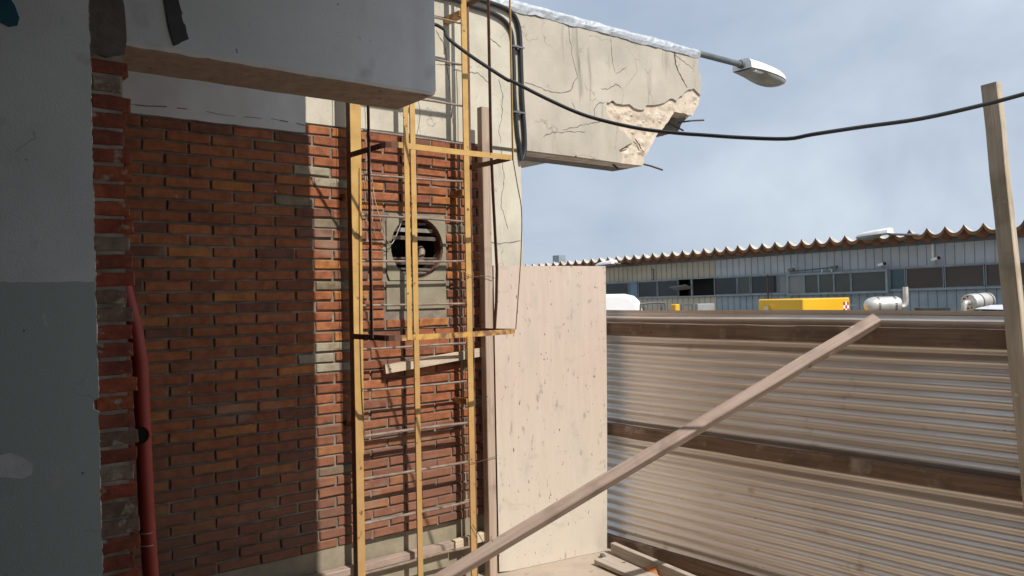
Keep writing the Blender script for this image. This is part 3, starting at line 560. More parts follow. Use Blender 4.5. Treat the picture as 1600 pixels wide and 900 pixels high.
mb = MB(); mb.tube([(6.55, 5.45, 4.635), (7.85, 5.45, 4.637)], .033, 12); obj('arm', mb, m_armg, lamp, smooth=True)
mb = MB(); mb.tube([(7.72, 5.45, 4.637), (7.86, 5.45, 4.637)], .044, 12); obj('collar', mb, m_trim, lamp, smooth=True)
lamp_head(lamp, 7.76, 5.45, 4.585)

# ------------------------------------------------------------------ black conduits on the column
def conduit(pts, r, lab):
    mb = MB(); mb.tube(spline(pts, 6), r, 10); tag(obj('black_conduit', mb, m_black, smooth=True), lab, 'conduit', 'black conduits bending down the concrete column')
YD = YC - .024
conduit([(2.6, YD, 4.46), (3.3, YD, 4.47), (3.603, YD, 4.472), (3.813, YD, 4.470), (3.968, YD, 4.455), (4.10, YD, 4.448), (4.226, YD, 4.427), (4.313, YD, 4.383), (4.362, YD, 4.297), (4.376, YD, 4.06), (4.378, YD, 3.80), (4.40, YD, 3.50), (4.42, YD, 3.40), (4.436, YD, 3.27)], .016, 'inner of the two black conduits bending down the concrete column')
conduit([(2.6, YD, 4.52), (3.5, YD, 4.525), (3.886, YD, 4.522), (4.119, YD, 4.518), (4.272, YD, 4.508), (4.372, YD, 4.478), (4.427, YD, 4.405), (4.447, YD, 4.293), (4.453, YD, 4.07), (4.458, YD, 3.80), (4.476, YD, 3.50), (4.474, YD, 3.36), (4.45, YD, 3.28)], .019, 'outer, thicker black conduit bending down the column edge')
for zz in (4.20, 3.66):
    mb = MB(); mb.box((4.352, YD - .021, zz), (4.476, YC - .004, zz + .012)); mb.box((4.405, YD - .012, zz - .012), (4.425, YC - .004, zz + .022)); tag(obj('conduit_clamp', mb, m_clamp), 'grey saddle clamp holding both black conduits, ' + ('upper one near the bend' if zz > 4 else 'lower one down the column'), 'clamp', 'conduit clamps')

# ------------------------------------------------------------------ yellow caged ladder
YL = 5.08
lad = thing('caged_ladder', 'tall yellow steel ladder with safety cage hoops fixed to the brick wall', 'ladder', (3.25, YL, 0))
ZT = 5.0
mb = MB(); mb.box((2.752, YL - .010, 0), (2.808, YL + .0, ZT)); mb.box((2.752, YL, 0), (2.760, YL + .052, ZT), 1); obj('stile', mb, [m_yel, m_rust], lad)  # side web in rust brown, a tone that also carries its shade
mb = MB(); mb.bar((2.832, YL - .004, ZT), (2.800, YL + .002, 1.1), .036, .008, up=(0, 1, 0)); obj('stile_plate', mb, m_yel, lad)
mb = MB(); mb.box((3.230, YL - .012, 0), (3.272, YL, ZT)); mb.box((3.248, YL, 0), (3.254, YL + .03, ZT)); obj('stile', mb, m_yel, lad)
mb = MB(); mb.box((3.700, YL - .012, 0), (3.748, YL, ZT)); mb.box((3.740, YL, 0), (3.748, YL + .05, ZT)); obj('stile', mb, m_yel, lad)
mb = MB(); mb.bar((3.768, YL + .03, 0), (3.785, YL + .03, ZT), .03, .012, up=(0, 1, 0)); obj('stile_plate', mb, m_rust, lad)
for zz in (.29, .62, .92, 1.22, 1.52, 1.81, 2.11, 2.42, 2.73, 3.02, 3.31, 3.60, 3.91, 4.22, 4.53):
    mb = MB(); a, b = rnd.uniform(-.008, .008), rnd.uniform(-.008, .008)
    mb.tube([(2.80, YL + .012, zz + a), (3.1, YL + .014, zz + a * .6 + rnd.uniform(-.003, .003)), (3.45, YL + .014, zz + rnd.uniform(-.003, .003)), (3.705, YL + .012, zz + b)], .0085 if zz > 1.4 else .0105, 8)
    obj('rung', mb, m_rung, lad, smooth=True)
for zz, mt in ((4.37, m_yel_rust), (3.135, m_yel), (1.905, m_yel_rust)):
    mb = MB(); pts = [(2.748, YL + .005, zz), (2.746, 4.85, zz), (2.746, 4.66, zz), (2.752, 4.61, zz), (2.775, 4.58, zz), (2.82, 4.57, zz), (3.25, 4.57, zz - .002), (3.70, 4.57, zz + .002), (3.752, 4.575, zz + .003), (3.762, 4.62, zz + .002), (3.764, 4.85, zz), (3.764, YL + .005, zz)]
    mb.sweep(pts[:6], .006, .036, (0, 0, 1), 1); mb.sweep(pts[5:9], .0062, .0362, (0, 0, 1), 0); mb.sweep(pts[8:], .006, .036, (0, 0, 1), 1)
    obj('hoop', mb, [mt, m_rust], lad)  # side runs in rust brown that also paints their shaded faces
mb = MB(); mb.bar((2.874, 4.562, 1.89), (2.874, 4.562, 4.8), .036, .005, up=(0, 1, 0)); obj('cage_strip', mb, m_yel, lad)
mb = MB(); mb.sweep([(2.738, 4.803, 1.90), (2.739, 4.805, 2.6), (2.738, 4.80, 3.2), (2.738, 4.80, 4.8)], .005, .032, (0, 1, 0)); obj('cage_strip', mb, m_rust, lad)
mb = MB(); mb.sweep([(3.772, 4.83, 1.90), (3.795, 4.83, 2.12), (3.806, 4.83, 2.36), (3.782, 4.83, 2.92), (3.772, 4.83, 3.25), (3.772, 4.83, 4.0), (3.772, 4.83, 4.8)], .005, .03, (0, 1, 0)); obj('cage_strip', mb, m_rust, lad)
mb = MB(); mb.bar((3.768, 4.575, 3.12), (3.768, 4.575, 4.8), .005, .016, up=(0, 1, 0)); obj('cage_strip', mb, m_yel, lad)
mb = MB(); mb.tube(spline([(3.762, 4.57, 3.14), (3.80, 4.57, 2.95), (3.835, 4.57, 2.762), (3.825, 4.57, 2.5), (3.806, 4.57, 2.305), (3.76, 4.57, 1.92)], 5), .004, 6); obj('bent_cage_rod', mb, m_rust, lad)
for zz in (4.27, 2.92, 1.35):
    mb = MB(); mb.box((3.690, YL + .001, zz), (3.742, YW - .0 if zz < 3.3 else YC - .006, zz + .045)); obj('wall_bracket', mb, m_yel_rust, lad)
for zz in (2.85, 1.28):
    mb = MB(); mb.box((2.772, YL + .001, zz), (2.80, YW + .008, zz + .04)); obj('wall_bracket', mb, m_yel_rust, lad)

# ------------------------------------------------------------------ timber against the wall
tag(lumber('timber_stud', (3.935, 5.135, 0), (3.940, 5.135, 3.62), .074, .066, m_grey_wood, up_=(0, 1, 0), seed=3), 'tall grey timber stud standing between the ladder and the plywood', 'stud')
tag(lumber('batten', (3.06, 5.20, 1.652), (4.05, 5.205, 1.735), .034, .066, m_pale_wood, seed=5), 'pale sloping batten passing behind the ladder stiles, upper of two', 'batten', 'battens behind the ladder')
tag(lumber('batten', (3.625, 5.19, .295), (4.03, 5.195, .305), .05, .068, m_pale_wood, seed=6), 'short pale batten end by the foot of the timber stud', 'batten', 'battens behind the ladder')
tag(lumber('plank', (1.5, 5.215, .285), (3.62, 5.215, .292), .075, .05, m_brace_wood, seed=8), 'long pale plank along the cement foot of the brick wall', 'plank')
def wire(lab, pts, r=.0022, m=m_wire):
    mb = MB(); mb.tube(spline(pts, 5), r, 5); tag(obj('loose_wire', mb, m), lab, 'wire', 'thin loose wires on the ladder')
wire('pale thin wire hanging beside the left ladder stile', [(2.88, 5.10, 3.55), (2.90, 5.12, 3.3), (2.92, 5.16, 3.1), (2.93, 5.16, 2.98), (2.96, 5.15, 2.85), (2.95, 5.14, 2.7), (2.98, 5.16, 2.62)], .0022, m_wire_pale)
wire('pale thin wire looping down to the round vent', [(2.93, 5.14, 3.2), (2.97, 5.15, 2.9), (3.03, 5.16, 2.7), (3.10, 5.2, 2.58), (3.16, 5.22, 2.56), (3.25, 5.22, 2.74)], .003, m_wire_pale)
wire('dark thin wire crossing the brick left of the vent', [(2.86, 5.12, 3.32), (2.90, 5.14, 2.95), (3.0, 5.18, 2.7), (3.09, 5.2, 2.55), (3.14, 5.21, 2.54)])
wire('thin wire dangling beside the centre stile near the top', [(3.39, 5.22, 3.7), (3.40, 5.2, 3.5), (3.36, 5.2, 3.3), (3.37, 5.2, 3.1), (3.34, 5.19, 2.95)])
wire('grey thin wire strung down along the right ladder stile', [(3.74, 5.2, 3.9), (3.745, 5.2, 3.5), (3.74, 5.21, 2.9), (3.735, 5.2, 2.3), (3.74, 5.2, 1.6), (3.735, 5.2, .9), (3.74, 5.2, .35)], .003, m_wire_pale)
wire('tie wire lashing the timber stud at mid height', [(3.70, 5.055, 2.33), (3.76, 5.06, 2.31), (3.88, 5.085, 2.315), (3.98, 5.085, 2.30), (4.0, 5.18, 2.29)])
wire('tie wire lashing the timber stud low down', [(3.70, 5.055, .92), (3.78, 5.06, .915), (3.89, 5.085, .92), (3.98, 5.085, .93)])
wire('tie wire bow at the foot of the right stile', [(3.70, 5.05, .46), (3.75, 5.04, .38), (3.80, 5.04, .30), (3.86, 5.05, .27), (3.90, 5.08, .33)], .003)
wire('dark wire bent down the front of the left stile', [(2.81, 5.06, 3.05), (2.80, 5.062, 2.4), (2.795, 5.062, 1.9), (2.80, 5.06, 1.5), (2.82, 5.062, 1.2)], .003)

# ------------------------------------------------------------------ plywood sheet
A, B = Vector((4.018, 5.141, 0)), Vector((5.082, 4.978, 0)); e = (B - A).normalized(); nn = Vector((-e.y, e.x, 0))
mb = MB(); nu, nv = 10, 14; H = 2.395
def pw(u, v): 
    p = A + (B - A) * u; sl = -.018 * math.sin(v * 2.6) * (u - .2) - .012 * (v - .5) * (u > .5)
    return p + nn * (sl + .006 * math.sin(u * 3.1)) + Vector((0, 0, v * H + (.012 if u < .03 and v < .02 else 0) - .004 * u * v))
for k, off in enumerate((0, .018)):
    for j in range(nv + 1):
        for i in range(nu + 1):
            q = pw(i / nu, j / nv); q.x -= .035 * (i / nu) * (1 - j / nv) * 1.0; mb.v.append(q + nn * off + Vector((0, 0, .003)))
q = (nu + 1) * (nv + 1)
for j in range(nv):
    for i in range(nu):
        a = j * (nu + 1) + i; mb.f.append((a, a + 1, a + nu + 2, a + nu + 1)); mb.m.append(0); mb.f.append((q + a + nu + 1, q + a + nu + 2, q + a + 1, q + a)); mb.m.append(0)
for j in range(nv):
    for i, s_ in ((0, 1), (nu, 0)):
        a = j * (nu + 1) + i; f = (a, a + nu + 1, q + a + nu + 1, q + a); mb.f.append(f if s_ else f[::-1]); mb.m.append(1)
for i in range(nu):
    for j, s_ in ((0, 0), (nv, 1)):
        a = j * (nu + 1) + i; f = (a, a + 1, q + a + 1, q + a); mb.f.append(f if s_ else f[::-1]); mb.m.append(1)
tag(obj('plywood_sheet', mb, [m_ply, m_ply_edge], smooth=True), 'tall pale weathered plywood sheet standing upright against the column', 'plywood')

# ------------------------------------------------------------------ corrugated fence
XF = 5.172
fen = thing('corrugated_fence', 'long corrugated metal fence with three dark wooden rails', 'fence', (XF, 2.0, 0))
def corr(y0, y1, z0, z1, x, seed):
    mb = MB(); pit, am = .0775, .0135; nz_ = int((z1 - z0) / pit * 10); ny = int(abs(y1 - y0) / .12) + 1
    for j in range(ny + 1):
        y = y0 + (y1 - y0) * j / ny
        for i in range(nz_ + 1):
            z = z0 + (z1 - z0) * i / nz_
            d = .004 * noise.noise((y * 1.1, z * 2.2, seed)) + .002 * noise.noise((y * 5, z * 5, seed + 3))
            zz = z + .006 * noise.noise((y * .8, z * 3, seed + 7))
            mb.v.append(Vector((x + am * math.sin(2 * math.pi * (z + .04) / pit) * (1 + .25 * noise.noise((y * 2, z, seed + 9))) + d, y, zz)))
    for j in range(ny):
        for i in range(nz_):
            a = j * (nz_ + 1) + i; mb.f.append((a, a + 1, a + nz_ + 2, a + nz_ + 1)); mb.m.append(0)
    obj('corrugated_sheet', mb, m_zinc, fen, smooth=True)
corr(5.15, 1.62, .03, 1.03, XF, 1); corr(5.15, 1.62, 1.0, 2.022, XF + .004, 2); corr(1.70, -2.0, .03, 1.03, XF - .004, 3); corr(1.70, -2.0, 1.0, 2.022, XF, 4)
for z0, z1, sd2 in ((1.812, 1.918, 2), (.962, 1.062, 3), (.0, .113, 4)):
    lumber('rail', (XF - .042, 5.17, (z0 + z1) / 2), (XF - .042, -2.0, (z0 + z1) / 2 + (.012 if z0 > .5 and z0 < 1.5 else -.006)), .05, z1 - z0, m_rail_wood, fen, seed=sd2, jit=.0035)
for y in (-1.9, 3.2):
    lumber('fence_stud', (XF + .09, y, -.14), (XF + .09, y, 1.95), .07, .05, m_rail_wood, fen, up_=(0, 1, 0), seed=int(y * 3))
tag(lumber('timber_post', (5.085, 1.690, 0), (5.085, 1.922, 3.30), .088, .065, m_post_wood, up_=(1, 0, 0), seed=12, jit=.003), 'tall leaning pale timber post rising above the fence at right', 'post')
tag(lumber('timber_brace', (1.965, 4.548, .035), (5.075, 2.612, 1.965), .070, .070, m_brace_wood, up_=(-.53 * .66, -.85 * .66, .74), seed=14), 'long diagonal timber brace propping the corrugated fence', 'brace')
# timber lying on the floor in the corner
tag(lumber('floor_plank', (5.035, 4.90, .047), (4.795, 3.62, .05), .05, .09, m_floor_wood, seed=21), 'grey floor plank lying on edge along the foot of the fence', 'plank', 'planks on the floor')
tag(lumber('floor_plank', (4.78, 4.77, .034), (4.66, 3.9, .03), .17, .032, m_floor_wood, seed=22), 'wide flat floor plank lying left of the plank on edge', 'plank', 'planks on the floor')
mb = MB(); rg = random.Random(4)
pts = [(4.83 + dx, 4.32 + dy, z) for dx, dy, z in ((-.05, -.04, .004), (.05, -.05, .004), (.06, .04, .004), (-.04, .05, .004), (-.035, -.03, .065), (.03, -.035, .078), (.045, .025, .06), (-.02, .04, .07))]
mb.add(pts, [(0, 3, 2, 1), (4, 5, 6, 7), (0, 1, 5, 4), (1, 2, 6, 5), (2, 3, 7, 6), (3, 0, 4, 7)]); tag(obj('brick_chunk', mb, m_orange, bevel=.006), 'small orange brick chunk lying between the floor planks', 'rubble')
mb = MB(); mb.bar((4.90, 4.90, .02), (4.84, 4.80, .022), .03, .02); tag(obj('steel_offcut', mb, m_trim), 'small dark offcut in the corner at the plywood foot', 'offcut')

# ------------------------------------------------------------------ near building: broken pier, lintel beam, shell behind the camera
YB = 3.72
pier = thing('broken_wall', 'grey painted wall at left whose plaster is broken off, showing raw bricks', 'wall', (.9, YB, 0))
rg = random.Random(31)
edge = []; z = 3.235 + .45
while z > 0:
    edge.append((.826 + (3.5 - z) * .0085 + .004 * noise.noise((z * 4, 2, 0)) + .0028 * noise.noise((z * 23, 5, 0)) + rg.uniform(-.0012, .0012) - (.02 if 1.72 < z < 1.775 else 0), z)); z -= rg.uniform(.008, .016)
mb = MB(); mb.prismY([(-4, 0), (-4, 3.9)] + [(.826, 3.9)] + edge + [(.85, 0)], YB - .026, YB + .0, 0, 1); obj('plaster', mb, [m_plaster, m_lip], pier)
lip = [(x + .001, z) for x, z in edge]; lip2 = [(x + .010 + .006 * noise.noise((z * 11, 9, 1)) + rg.uniform(-.002, .002), z) for x, z in edge]
mb = MB()
for i in range(len(lip) - 1):
    a, b, c, d = lip[i], lip[i + 1], lip2[i + 1], lip2[i]
    mb.add([(a[0], YB - .0255, a[1]), (b[0], YB - .0255, b[1]), (c[0], YB + .004, c[1]), (d[0], YB + .004, d[1])], [(0, 1, 2, 3)])
obj('plaster_lip', mb, m_lip, pier)
mb = MB(); mb.prismY([(-4, 0), (.968, 0), (.965, 1), (.962, 2), (.96, 3.22), (-4, 3.22)], YB + .012, YB + .16); obj('mortar', mb, m_mortar_raw, pier)
mb = MB(); mb.box((-4, YB + .161, 0), (.95, YB + .30, 3.22)); obj('wall_core', mb, m_cement_dk, pier)
for k in range(43):
    zt = 3.168 - k * .0733; zc = zt - .0285
    lft = .835 + rg.uniform(-.004, .008); rgt = .978 + (3.3 - zc) * .010 + rg.uniform(-.016, .012) - (.012 if k % 3 == 1 else 0)
    t = brick_mb(rgt - lft, .0575, .13, rg, .0032)
    o = bpy.data.objects.new('brick', mesh('brick', t, m_brick_raw)); COL.objects.link(o); o.parent = pier
    o.location = ((lft + rgt) / 2 - .9, rg.uniform(-.003, .005), zc); o.rotation_euler = (rg.uniform(-.02, .02), rg.uniform(-.02, .02), rg.uniform(-.03, .03))
poly = [(.835, 3.17), (.86, 3.185), (.90, 3.178), (.93, 3.19), (.965, 3.20), (.975, 3.26), (.972, 3.34), (.968, 3.40), (.955, 3.46), (.95, 3.9), (.825, 3.9), (.824, 3.3)]
mb = MB(); mb.prismY(poly, YB - .012, YB + .1); obj('cement_patch', mb, m_cement_dk, pier)
q = [(.519, 3.24), (.544, 3.229), (.574, 3.24), (.581, 3.271), (.566, 3.318), (.552, 3.34), (.548, 3.42), (.46, 3.42), (.45, 3.26)]
mb = MB(); mb.prismY(q, YB - .029, YB - .0255); obj('teal_paint_mark', mb, m_teal, pier)
q = [(.44, 1.60), (.499, 1.593), (.531, 1.597), (.573, 1.571), (.606, 1.542), (.601, 1.505), (.57, 1.493), (.54, 1.50), (.498, 1.509), (.44, 1.52)]
mb = MB(); mb.prismY(q, YB - .0285, YB - .0255); obj('filler_daub', mb, m_daub, pier)
# lintel beam with eased arrises
bea = thing('lintel_beam', 'big grey white concrete beam overhead with bare brown underside', 'beam', (1.7, YB, 3.225))
zb, ztp = 3.236, 5.75
n_ = 60; mb = MB()
secs = []
for i in range(n_ + 1):
    x = .80 + (2.535 - .80) * i / n_
    en = max(0, (x - 2.515) / .02); j1, j2 = .004 * noise.noise((x * 9, 1, 0)), .005 * noise.noise((x * 14, 5, 0))
    b_ = zb + .003 * noise.noise((x * 6, 8, 0)) + en * .012
    secs.append([(x, YB - .004 + en * .002, ztp), (x, YB - .004 + en * .002, b_ + .022 + j1), (x, YB + .006 + en * .002, b_ + .006 + j2), (x, YB + .022, b_), (x, YB + .355, b_ - .008), (x, YB + .372 - en * .01, b_ + .01), (x, YB + .372 - en * .01, ztp)])
for s_ in secs: mb.v += [Vector(v) for v in s_]
for i in range(n_):
    for k in range(6): mb.f.append((i * 7 + k, (i + 1) * 7 + k, (i + 1) * 7 + k + 1, i * 7 + k + 1)); mb.m.append(1 if k in (2, 3, 4) else 0)
mb.f += [tuple(range(7)), tuple(n_ * 7 + k for k in range(6, -1, -1))]; mb.m += [0, 0]
o = obj('beam_body', mb, [m_beam, m_soffit], bea)
q = [(1.125, 3.75), (1.13, 3.46), (1.145, 3.36), (1.152, 3.327), (1.168, 3.271), (1.186, 3.280), (1.203, 3.294), (1.231, 3.311), (1.222, 3.34), (1.218, 3.367), (1.208, 3.38), (1.202, 3.406), (1.205, 3.42), (1.197, 3.441), (1.19, 3.473), (1.186, 3.75)]
mb = MB(); mb.prismY(q, YB - .011, YB - .0045); tag(obj('torn_strip', mb, m_strip), 'torn black membrane strip hanging on the grey beam face', 'strip')
# the rest of the building the photographer stands in; one wall added for shade
mb = MB(); mb.box((-5, -4, 4.32), (2.56, YB - .006, 4.56)); mb.box((-5, YB + .02, 3.24), (.79, YB + .37, 5.75)); tag(obj('ceiling', mb, m_shell), kind='structure')
mb = MB(); mb.box((-5.2, -4, 0), (-5.0, 6.2, 5.75)); tag(obj('side_wall', mb, m_shell), 'grey side wall of the dim building at far left', 'wall')
mb = MB(); mb.box((-5.0, -4.2, 0), (2.5, -4.0, 5.75)); tag(obj('rear_wall', mb, m_shell), 'grey rear wall of the dim building behind the viewer', 'wall')
mb = MB(); mb.box((-5, 5.27, 0), (.9, 5.6, 5.75)); tag(obj('back_wall', mb, m_shell), 'grey back wall continuing left of the brick wall', 'wall')
mb = MB(); mb.box((-5, YB + .372, 4.6), (2.5, 5.29, 4.72)); tag(obj('roof_slab', mb, m_shell), kind='structure')

mb = MB(); mb.box((2.3, -4, 0), (2.55, .7, 4.318)); tag(obj('added_shade_wall', mb, m_shell), 'unseen grey wall right of the viewer, added to darken the room', 'wall')  # added out of view to keep side light out of the room

# red pipe between pier and brick wall
pip = thing('red_pipe', 'leaning dark red pipe beside the broken brick edge', 'pipe', (1.30, 4.6, 0))
mb = MB(); mb.tube([(1.335, 4.6, 0), (1.284, 4.6, .80), (1.272, 4.6, 1.05), (1.250, 4.6, 1.85), (1.228, 4.6, 2.02), (1.165, 4.6, 2.30)], .040, 16); obj('pipe', mb, m_pipe, pip, smooth=True)
mb = MB(); mb.tube([(1.258, 4.60, 1.475), (1.232, 4.545, 1.482), (1.222, 4.520, 1.485)], .045, 16, cap=False); mb.tube([(1.2235, 4.524, 1.4845), (1.2275, 4.534, 1.4835)], .0415, 16, mi=1); obj('branch_stub', mb, [m_pipe, m_dark], pip, smooth=True)
for zz in (.90, .965):
    mb = MB(); mb.tube([(1.279 - (zz - .8) * .04, 4.6, zz), (1.279 - (zz - .8) * .04, 4.6, zz + .004)], .0415, 16); obj('joint_ring', mb, m_wire_pale, pip)

# ------------------------------------------------------------------ black cable across the view
cp = [(2.2, 4.75, 4.25), (2.55, 4.4, 3.93), (2.834, 4.122, 3.783), (2.866, 4.065, 3.698), (2.936, 3.94, 3.577), (3.042, 3.746, 3.415), (3.064, 3.707, 3.394), (3.152, 3.539, 3.281), (3.239, 3.37, 3.178), (3.305, 3.238, 3.117), (3.399, 3.043, 3.048), (3.486, 2.853, 3.002), (3.541, 2.729, 2.978), (3.618, 2.548, 2.944), (3.699, 2.343, 2.914), (3.742, 2.228, 2.922), (3.867, 2.032, 2.941), (3.999, 1.818, 2.958), (4.136, 1.588, 3.0), (4.213, 1.455, 3.031), (4.262, 1.368, 3.05), (4.473, 0.971, 3.173), (4.757, 0.328, 3.341)]
mb = MB(); mb.tube(spline(cp, 4), .0105, 8); tag(obj('power_cable', mb, m_black, smooth=True), 'slack black cable hanging across the sky from beam to post', 'cable')

# ------------------------------------------------------------------ shed beyond the fence (own frame: x along the wall, y towards the viewer)
sang = math.atan2(.998, .057)
shed = thing('metal_shed', 'long low metal shed with wavy rusty eave and blue grey cladding', 'shed', (15.71, 6.53, 0)); shed.rotation_euler = (0, .012, sang)
S0, S1 = -6.0, 16.0
def panel(s0, s1, z0, z1, m):
    mb = MB(); w_ = s1 - s0; pr = [(s0 + .002, 0), (s0 + .006, .016), (s0 + .026, .016), (s0 + .034, 0), (s0 + w_ * .6, .001), (s1 - .002, 0), (s1 - .002, -.01), (s0 + .002, -.01)]
    n = len(pr); mb.v += [Vector((x, y, z0)) for x, y in pr] + [Vector((x, y, z1)) for x, y in pr]
    mb.f += [tuple(range(n)), tuple(range(2 * n - 1, n - 1, -1))] + [(i, n + i, n + (i + 1) % n, (i + 1) % n) for i in range(n)]; mb.m += [0] * (n + 2)
    obj('wall_panel', mb, m, shed, local=True)
k = 0; s = S0 + .2
while s < S1 - .2:
    m = m_beige if s > 5.55 else m_blue; mu = m_beige if s > 5.55 else m_blue_pale; st_ = .172
    if s > -2.2: panel(s, s + st_, 2.575, 2.965, mu); panel(s, s + st_, .0, 2.118, m)
    s += st_
mb = MB(); mb.box((S0, -.4, 0), (S1, -.012, 2.10)); mb.box((S0, -.4, 2.58), (S1, -.012, 3.0)); mb.box((S0, -8, 0), (S0 + .1, -.4, 1.15)); mb.box((S1 - .1, -8, 0), (S1, -.4, 1.15)); mb.box((S0, -8.1, 0), (S1, -8, 1.15)); obj('wall_backing', mb, m_trim, shed, local=True)
mb = MB(); mb.box((S0, .0, 2.967), (S1, .07, 3.055)); obj('fascia', mb, m_trim, shed, local=True)
mb = MB(); mb.box((S0, .022, 2.120), (S1, .06, 2.150)); obj('sill', mb, m_frame, shed, local=True)
mb = MB(); mb.box((S0, .022, 2.548), (S1, .05, 2.573)); obj('window_head', mb, m_frame, shed, local=True)
# wavy roof sheets: round valleys and narrow ridges, pale on top and rusty below
def roof_sheet(s0, s1, i0):
    mb = MB(); P_, A_ = .325, .135; per = 16; n = int(round((s1 - s0) / P_)) * per
    def zf(k): t = (k / per) % 1.0; q = abs(2 * t - 1); return A_ * (q ** 2.2)
    ys = (.42, -2.0, -8.2); zo = (0, -.75, -1.9)
    for y, zz in zip(ys, zo):
        for lay in (0, .014):
            for k in range(n + 1): mb.v.append(Vector((s0 + P_ * k / per, y, 3.096 + zz + zf(k) + lay + (.004 * noise.noise((k * .07, i0, 0))))))
    q = n + 1
    for r_ in range(2):
        for k in range(n):
            b0 = r_ * 2 * q
            mb.f.append((b0 + k, b0 + k + 1, b0 + 2 * q + k + 1, b0 + 2 * q + k)[::-1]); mb.m.append(1)
            mb.f.append((b0 + q + k, b0 + q + k + 1, b0 + 3 * q + k + 1, b0 + 3 * q + k)); mb.m.append(0)
    for k in range(n): mb.f.append((k, k + 1, q + k + 1, q + k)); mb.m.append(1)
    for k in (0, n):
        for r_ in range(2): b0 = r_ * 2 * q; mb.f.append((b0 + k, b0 + q + k, b0 + 3 * q + k, b0 + 2 * q + k)); mb.m.append(1)
    b0 = len(mb.v)                                          # thick rusted lip along the front edge
    for y in (.424, .36):
        for dz in (-.0005, -.052):
            for k in range(n + 1): mb.v.append(Vector((s0 + P_ * k / per, y, 3.096 + zf(k) + dz - .01 * (dz < -.01) * noise.noise((k * .9, i0, 5)))))
    for k in range(n):
        mb.f += [(b0 + k, b0 + k + 1, b0 + q + k + 1, b0 + q + k), (b0 + q + k, b0 + q + k + 1, b0 + 3 * q + k + 1, b0 + 3 * q + k)]; mb.m += [1, 1]
    obj('roof_sheet', mb, [m_roof_top, m_roof_rust], shed, smooth=True, local=True)
for i in range(17): roof_sheet(-6.175 + i * 1.30, -6.175 + (i + 1) * 1.30, i)
# windows: each bay a frame with its pane
def bay(s0, s1, gl, z0=2.152, z1=2.546, y=.0, fr=m_frame, t=.013, mid=None, label=None):
    mb = MB()
    for a, b in (((s0, z0), (s0 + t, z1)), ((s1 - t, z0), (s1, z1)), ((s0 + t, z0), (s1 - t, z0 + t)), ((s0 + t, z1 - t), (s1 - t, z1))): mb.box((a[0], y, a[1]), (b[0], y + .035, b[1]))
    o = obj('window', mb, fr, shed, local=True)
    if label: o['label'] = label
    mb = MB(); mb.box((s0 + t * .5, y + .008, z0 + t * .5), (s1 - t * .5, y + .014, z1 - t * .5)); p = obj('pane', mb, gl, o, local=True)
for a, b, gl in ((-3.4, -1.95, g_brown), (-1.93, -.48, g_brown), (-.46, .23, g_brown), (.25, .95, g_brown), (.97, 1.28, g_teal), (3.83, 4.53, g_dark), (4.55, 4.90, g_green), (4.92, 5.58, g_dark), (7.41, 8.08, g_dark), (6.70, 7.39, g_dark), (8.12, 8.42, g_curt), (8.44, 9.40, g_dark), (9.42, 10.6, g_dark), (10.62, 12, g_dark), (3.55, 3.81, g_pale)):
    bay(a, b, gl)
for a, b, gl in ((1.32, 2.05, g_green), (2.06, 2.43, g_green), (2.435, 2.78, g_green), (2.785, 3.12, g_green), (3.125, 3.50, g_pale)): bay(a, b, gl, 2.125, 2.515, .062)
mb = MB(); mb.box((1.28, .0, 2.515), (3.54, .11, 2.545)); mb.box((1.28, .0, 2.095), (3.54, .11, 2.125)); mb.box((1.28, .0, 2.1255), (1.32, .11, 2.5145)); mb.box((3.505, .0, 2.1255), (3.54, .11, 2.5145)); obj('proud_frame', mb, m_frame, shed, local=True)
mb = MB(); mb.box((5.62, -.35, 2.15), (6.68, -.30, 2.55)); obj('open_bay', mb, m_dark, shed, local=True)
mb = MB(); mb.box((6.26, -.01, 2.152), (6.30, .03, 2.546)); obj('mullion', mb, m_frame, shed, local=True)
mb = MB(); mb.bar((6.22, .16, 2.375), (6.75, .16, 2.33), .26, .012, up=(0, -.35, 1)); obj('open_pane', mb, g_pale, shed, local=True)
def on_shed(name, label, cat, s, y, z, group=None):
    mw = Matrix.Rotation(sang, 4, 'Z') @ Matrix.Rotation(.012, 4, 'Y'); p = Vector((15.71, 6.53, 0)) + mw @ Vector((s, y, z))
    o = thing(name, label, cat, p, group); o.rotation_euler = (0, .012, sang); return o
# lamps, cameras and pipes on the shed front
o = on_shed('shed_lamp', 'white lamp head on a thin arm above the shed eave at right', 'street lamp', .41, .05, 3.06, 'lamps along the shed eave')
mb = MB(); mb.tube([(0, 0, 0), (.1, .35, .07), (.55, .55, .115)], .022, 8); obj('arm', mb, m_trim, o, local=True); lamp_head(o, .50, .55, .13, .88, 1, True)
o = on_shed('shed_lamp', 'white lamp head tucked under the eave at the left end of the beige cladding', 'street lamp', 8.25, .05, 3.05, 'lamps along the shed eave')
mb = MB(); mb.tube([(0, 0, -.05), (.05, .45, -.02), (.10, .55, 0)], .022, 8); obj('arm', mb, m_trim, o, local=True); lamp_head(o, .08, .55, -.02, .9, 1, True)
for s, z, lab in ((1.40, 2.64, 'small white security camera left on the shed, above the framed window'), (.36, 2.685, 'small white security camera under the grey conduit on the shed')):
    o = on_shed('security_camera', lab, 'camera', s, .03, z, 'cameras on the shed wall')
    mb = MB(); mb.bar((-.07, .10, .012), (.06, .07, -.01), .055, .05); obj('camera_body', mb, m_lampw, o, local=True, bevel=.008)
    mb = MB(); mb.tube([(-.075, .101, .013), (-.10, .107, .018)], .03, 10); obj('lens', mb, m_black, o, local=True)
    mb = MB(); mb.tube([(.03, .0, .0), (.03, .07, -.005)], .014, 6); obj('mount', mb, m_trim, o, local=True)
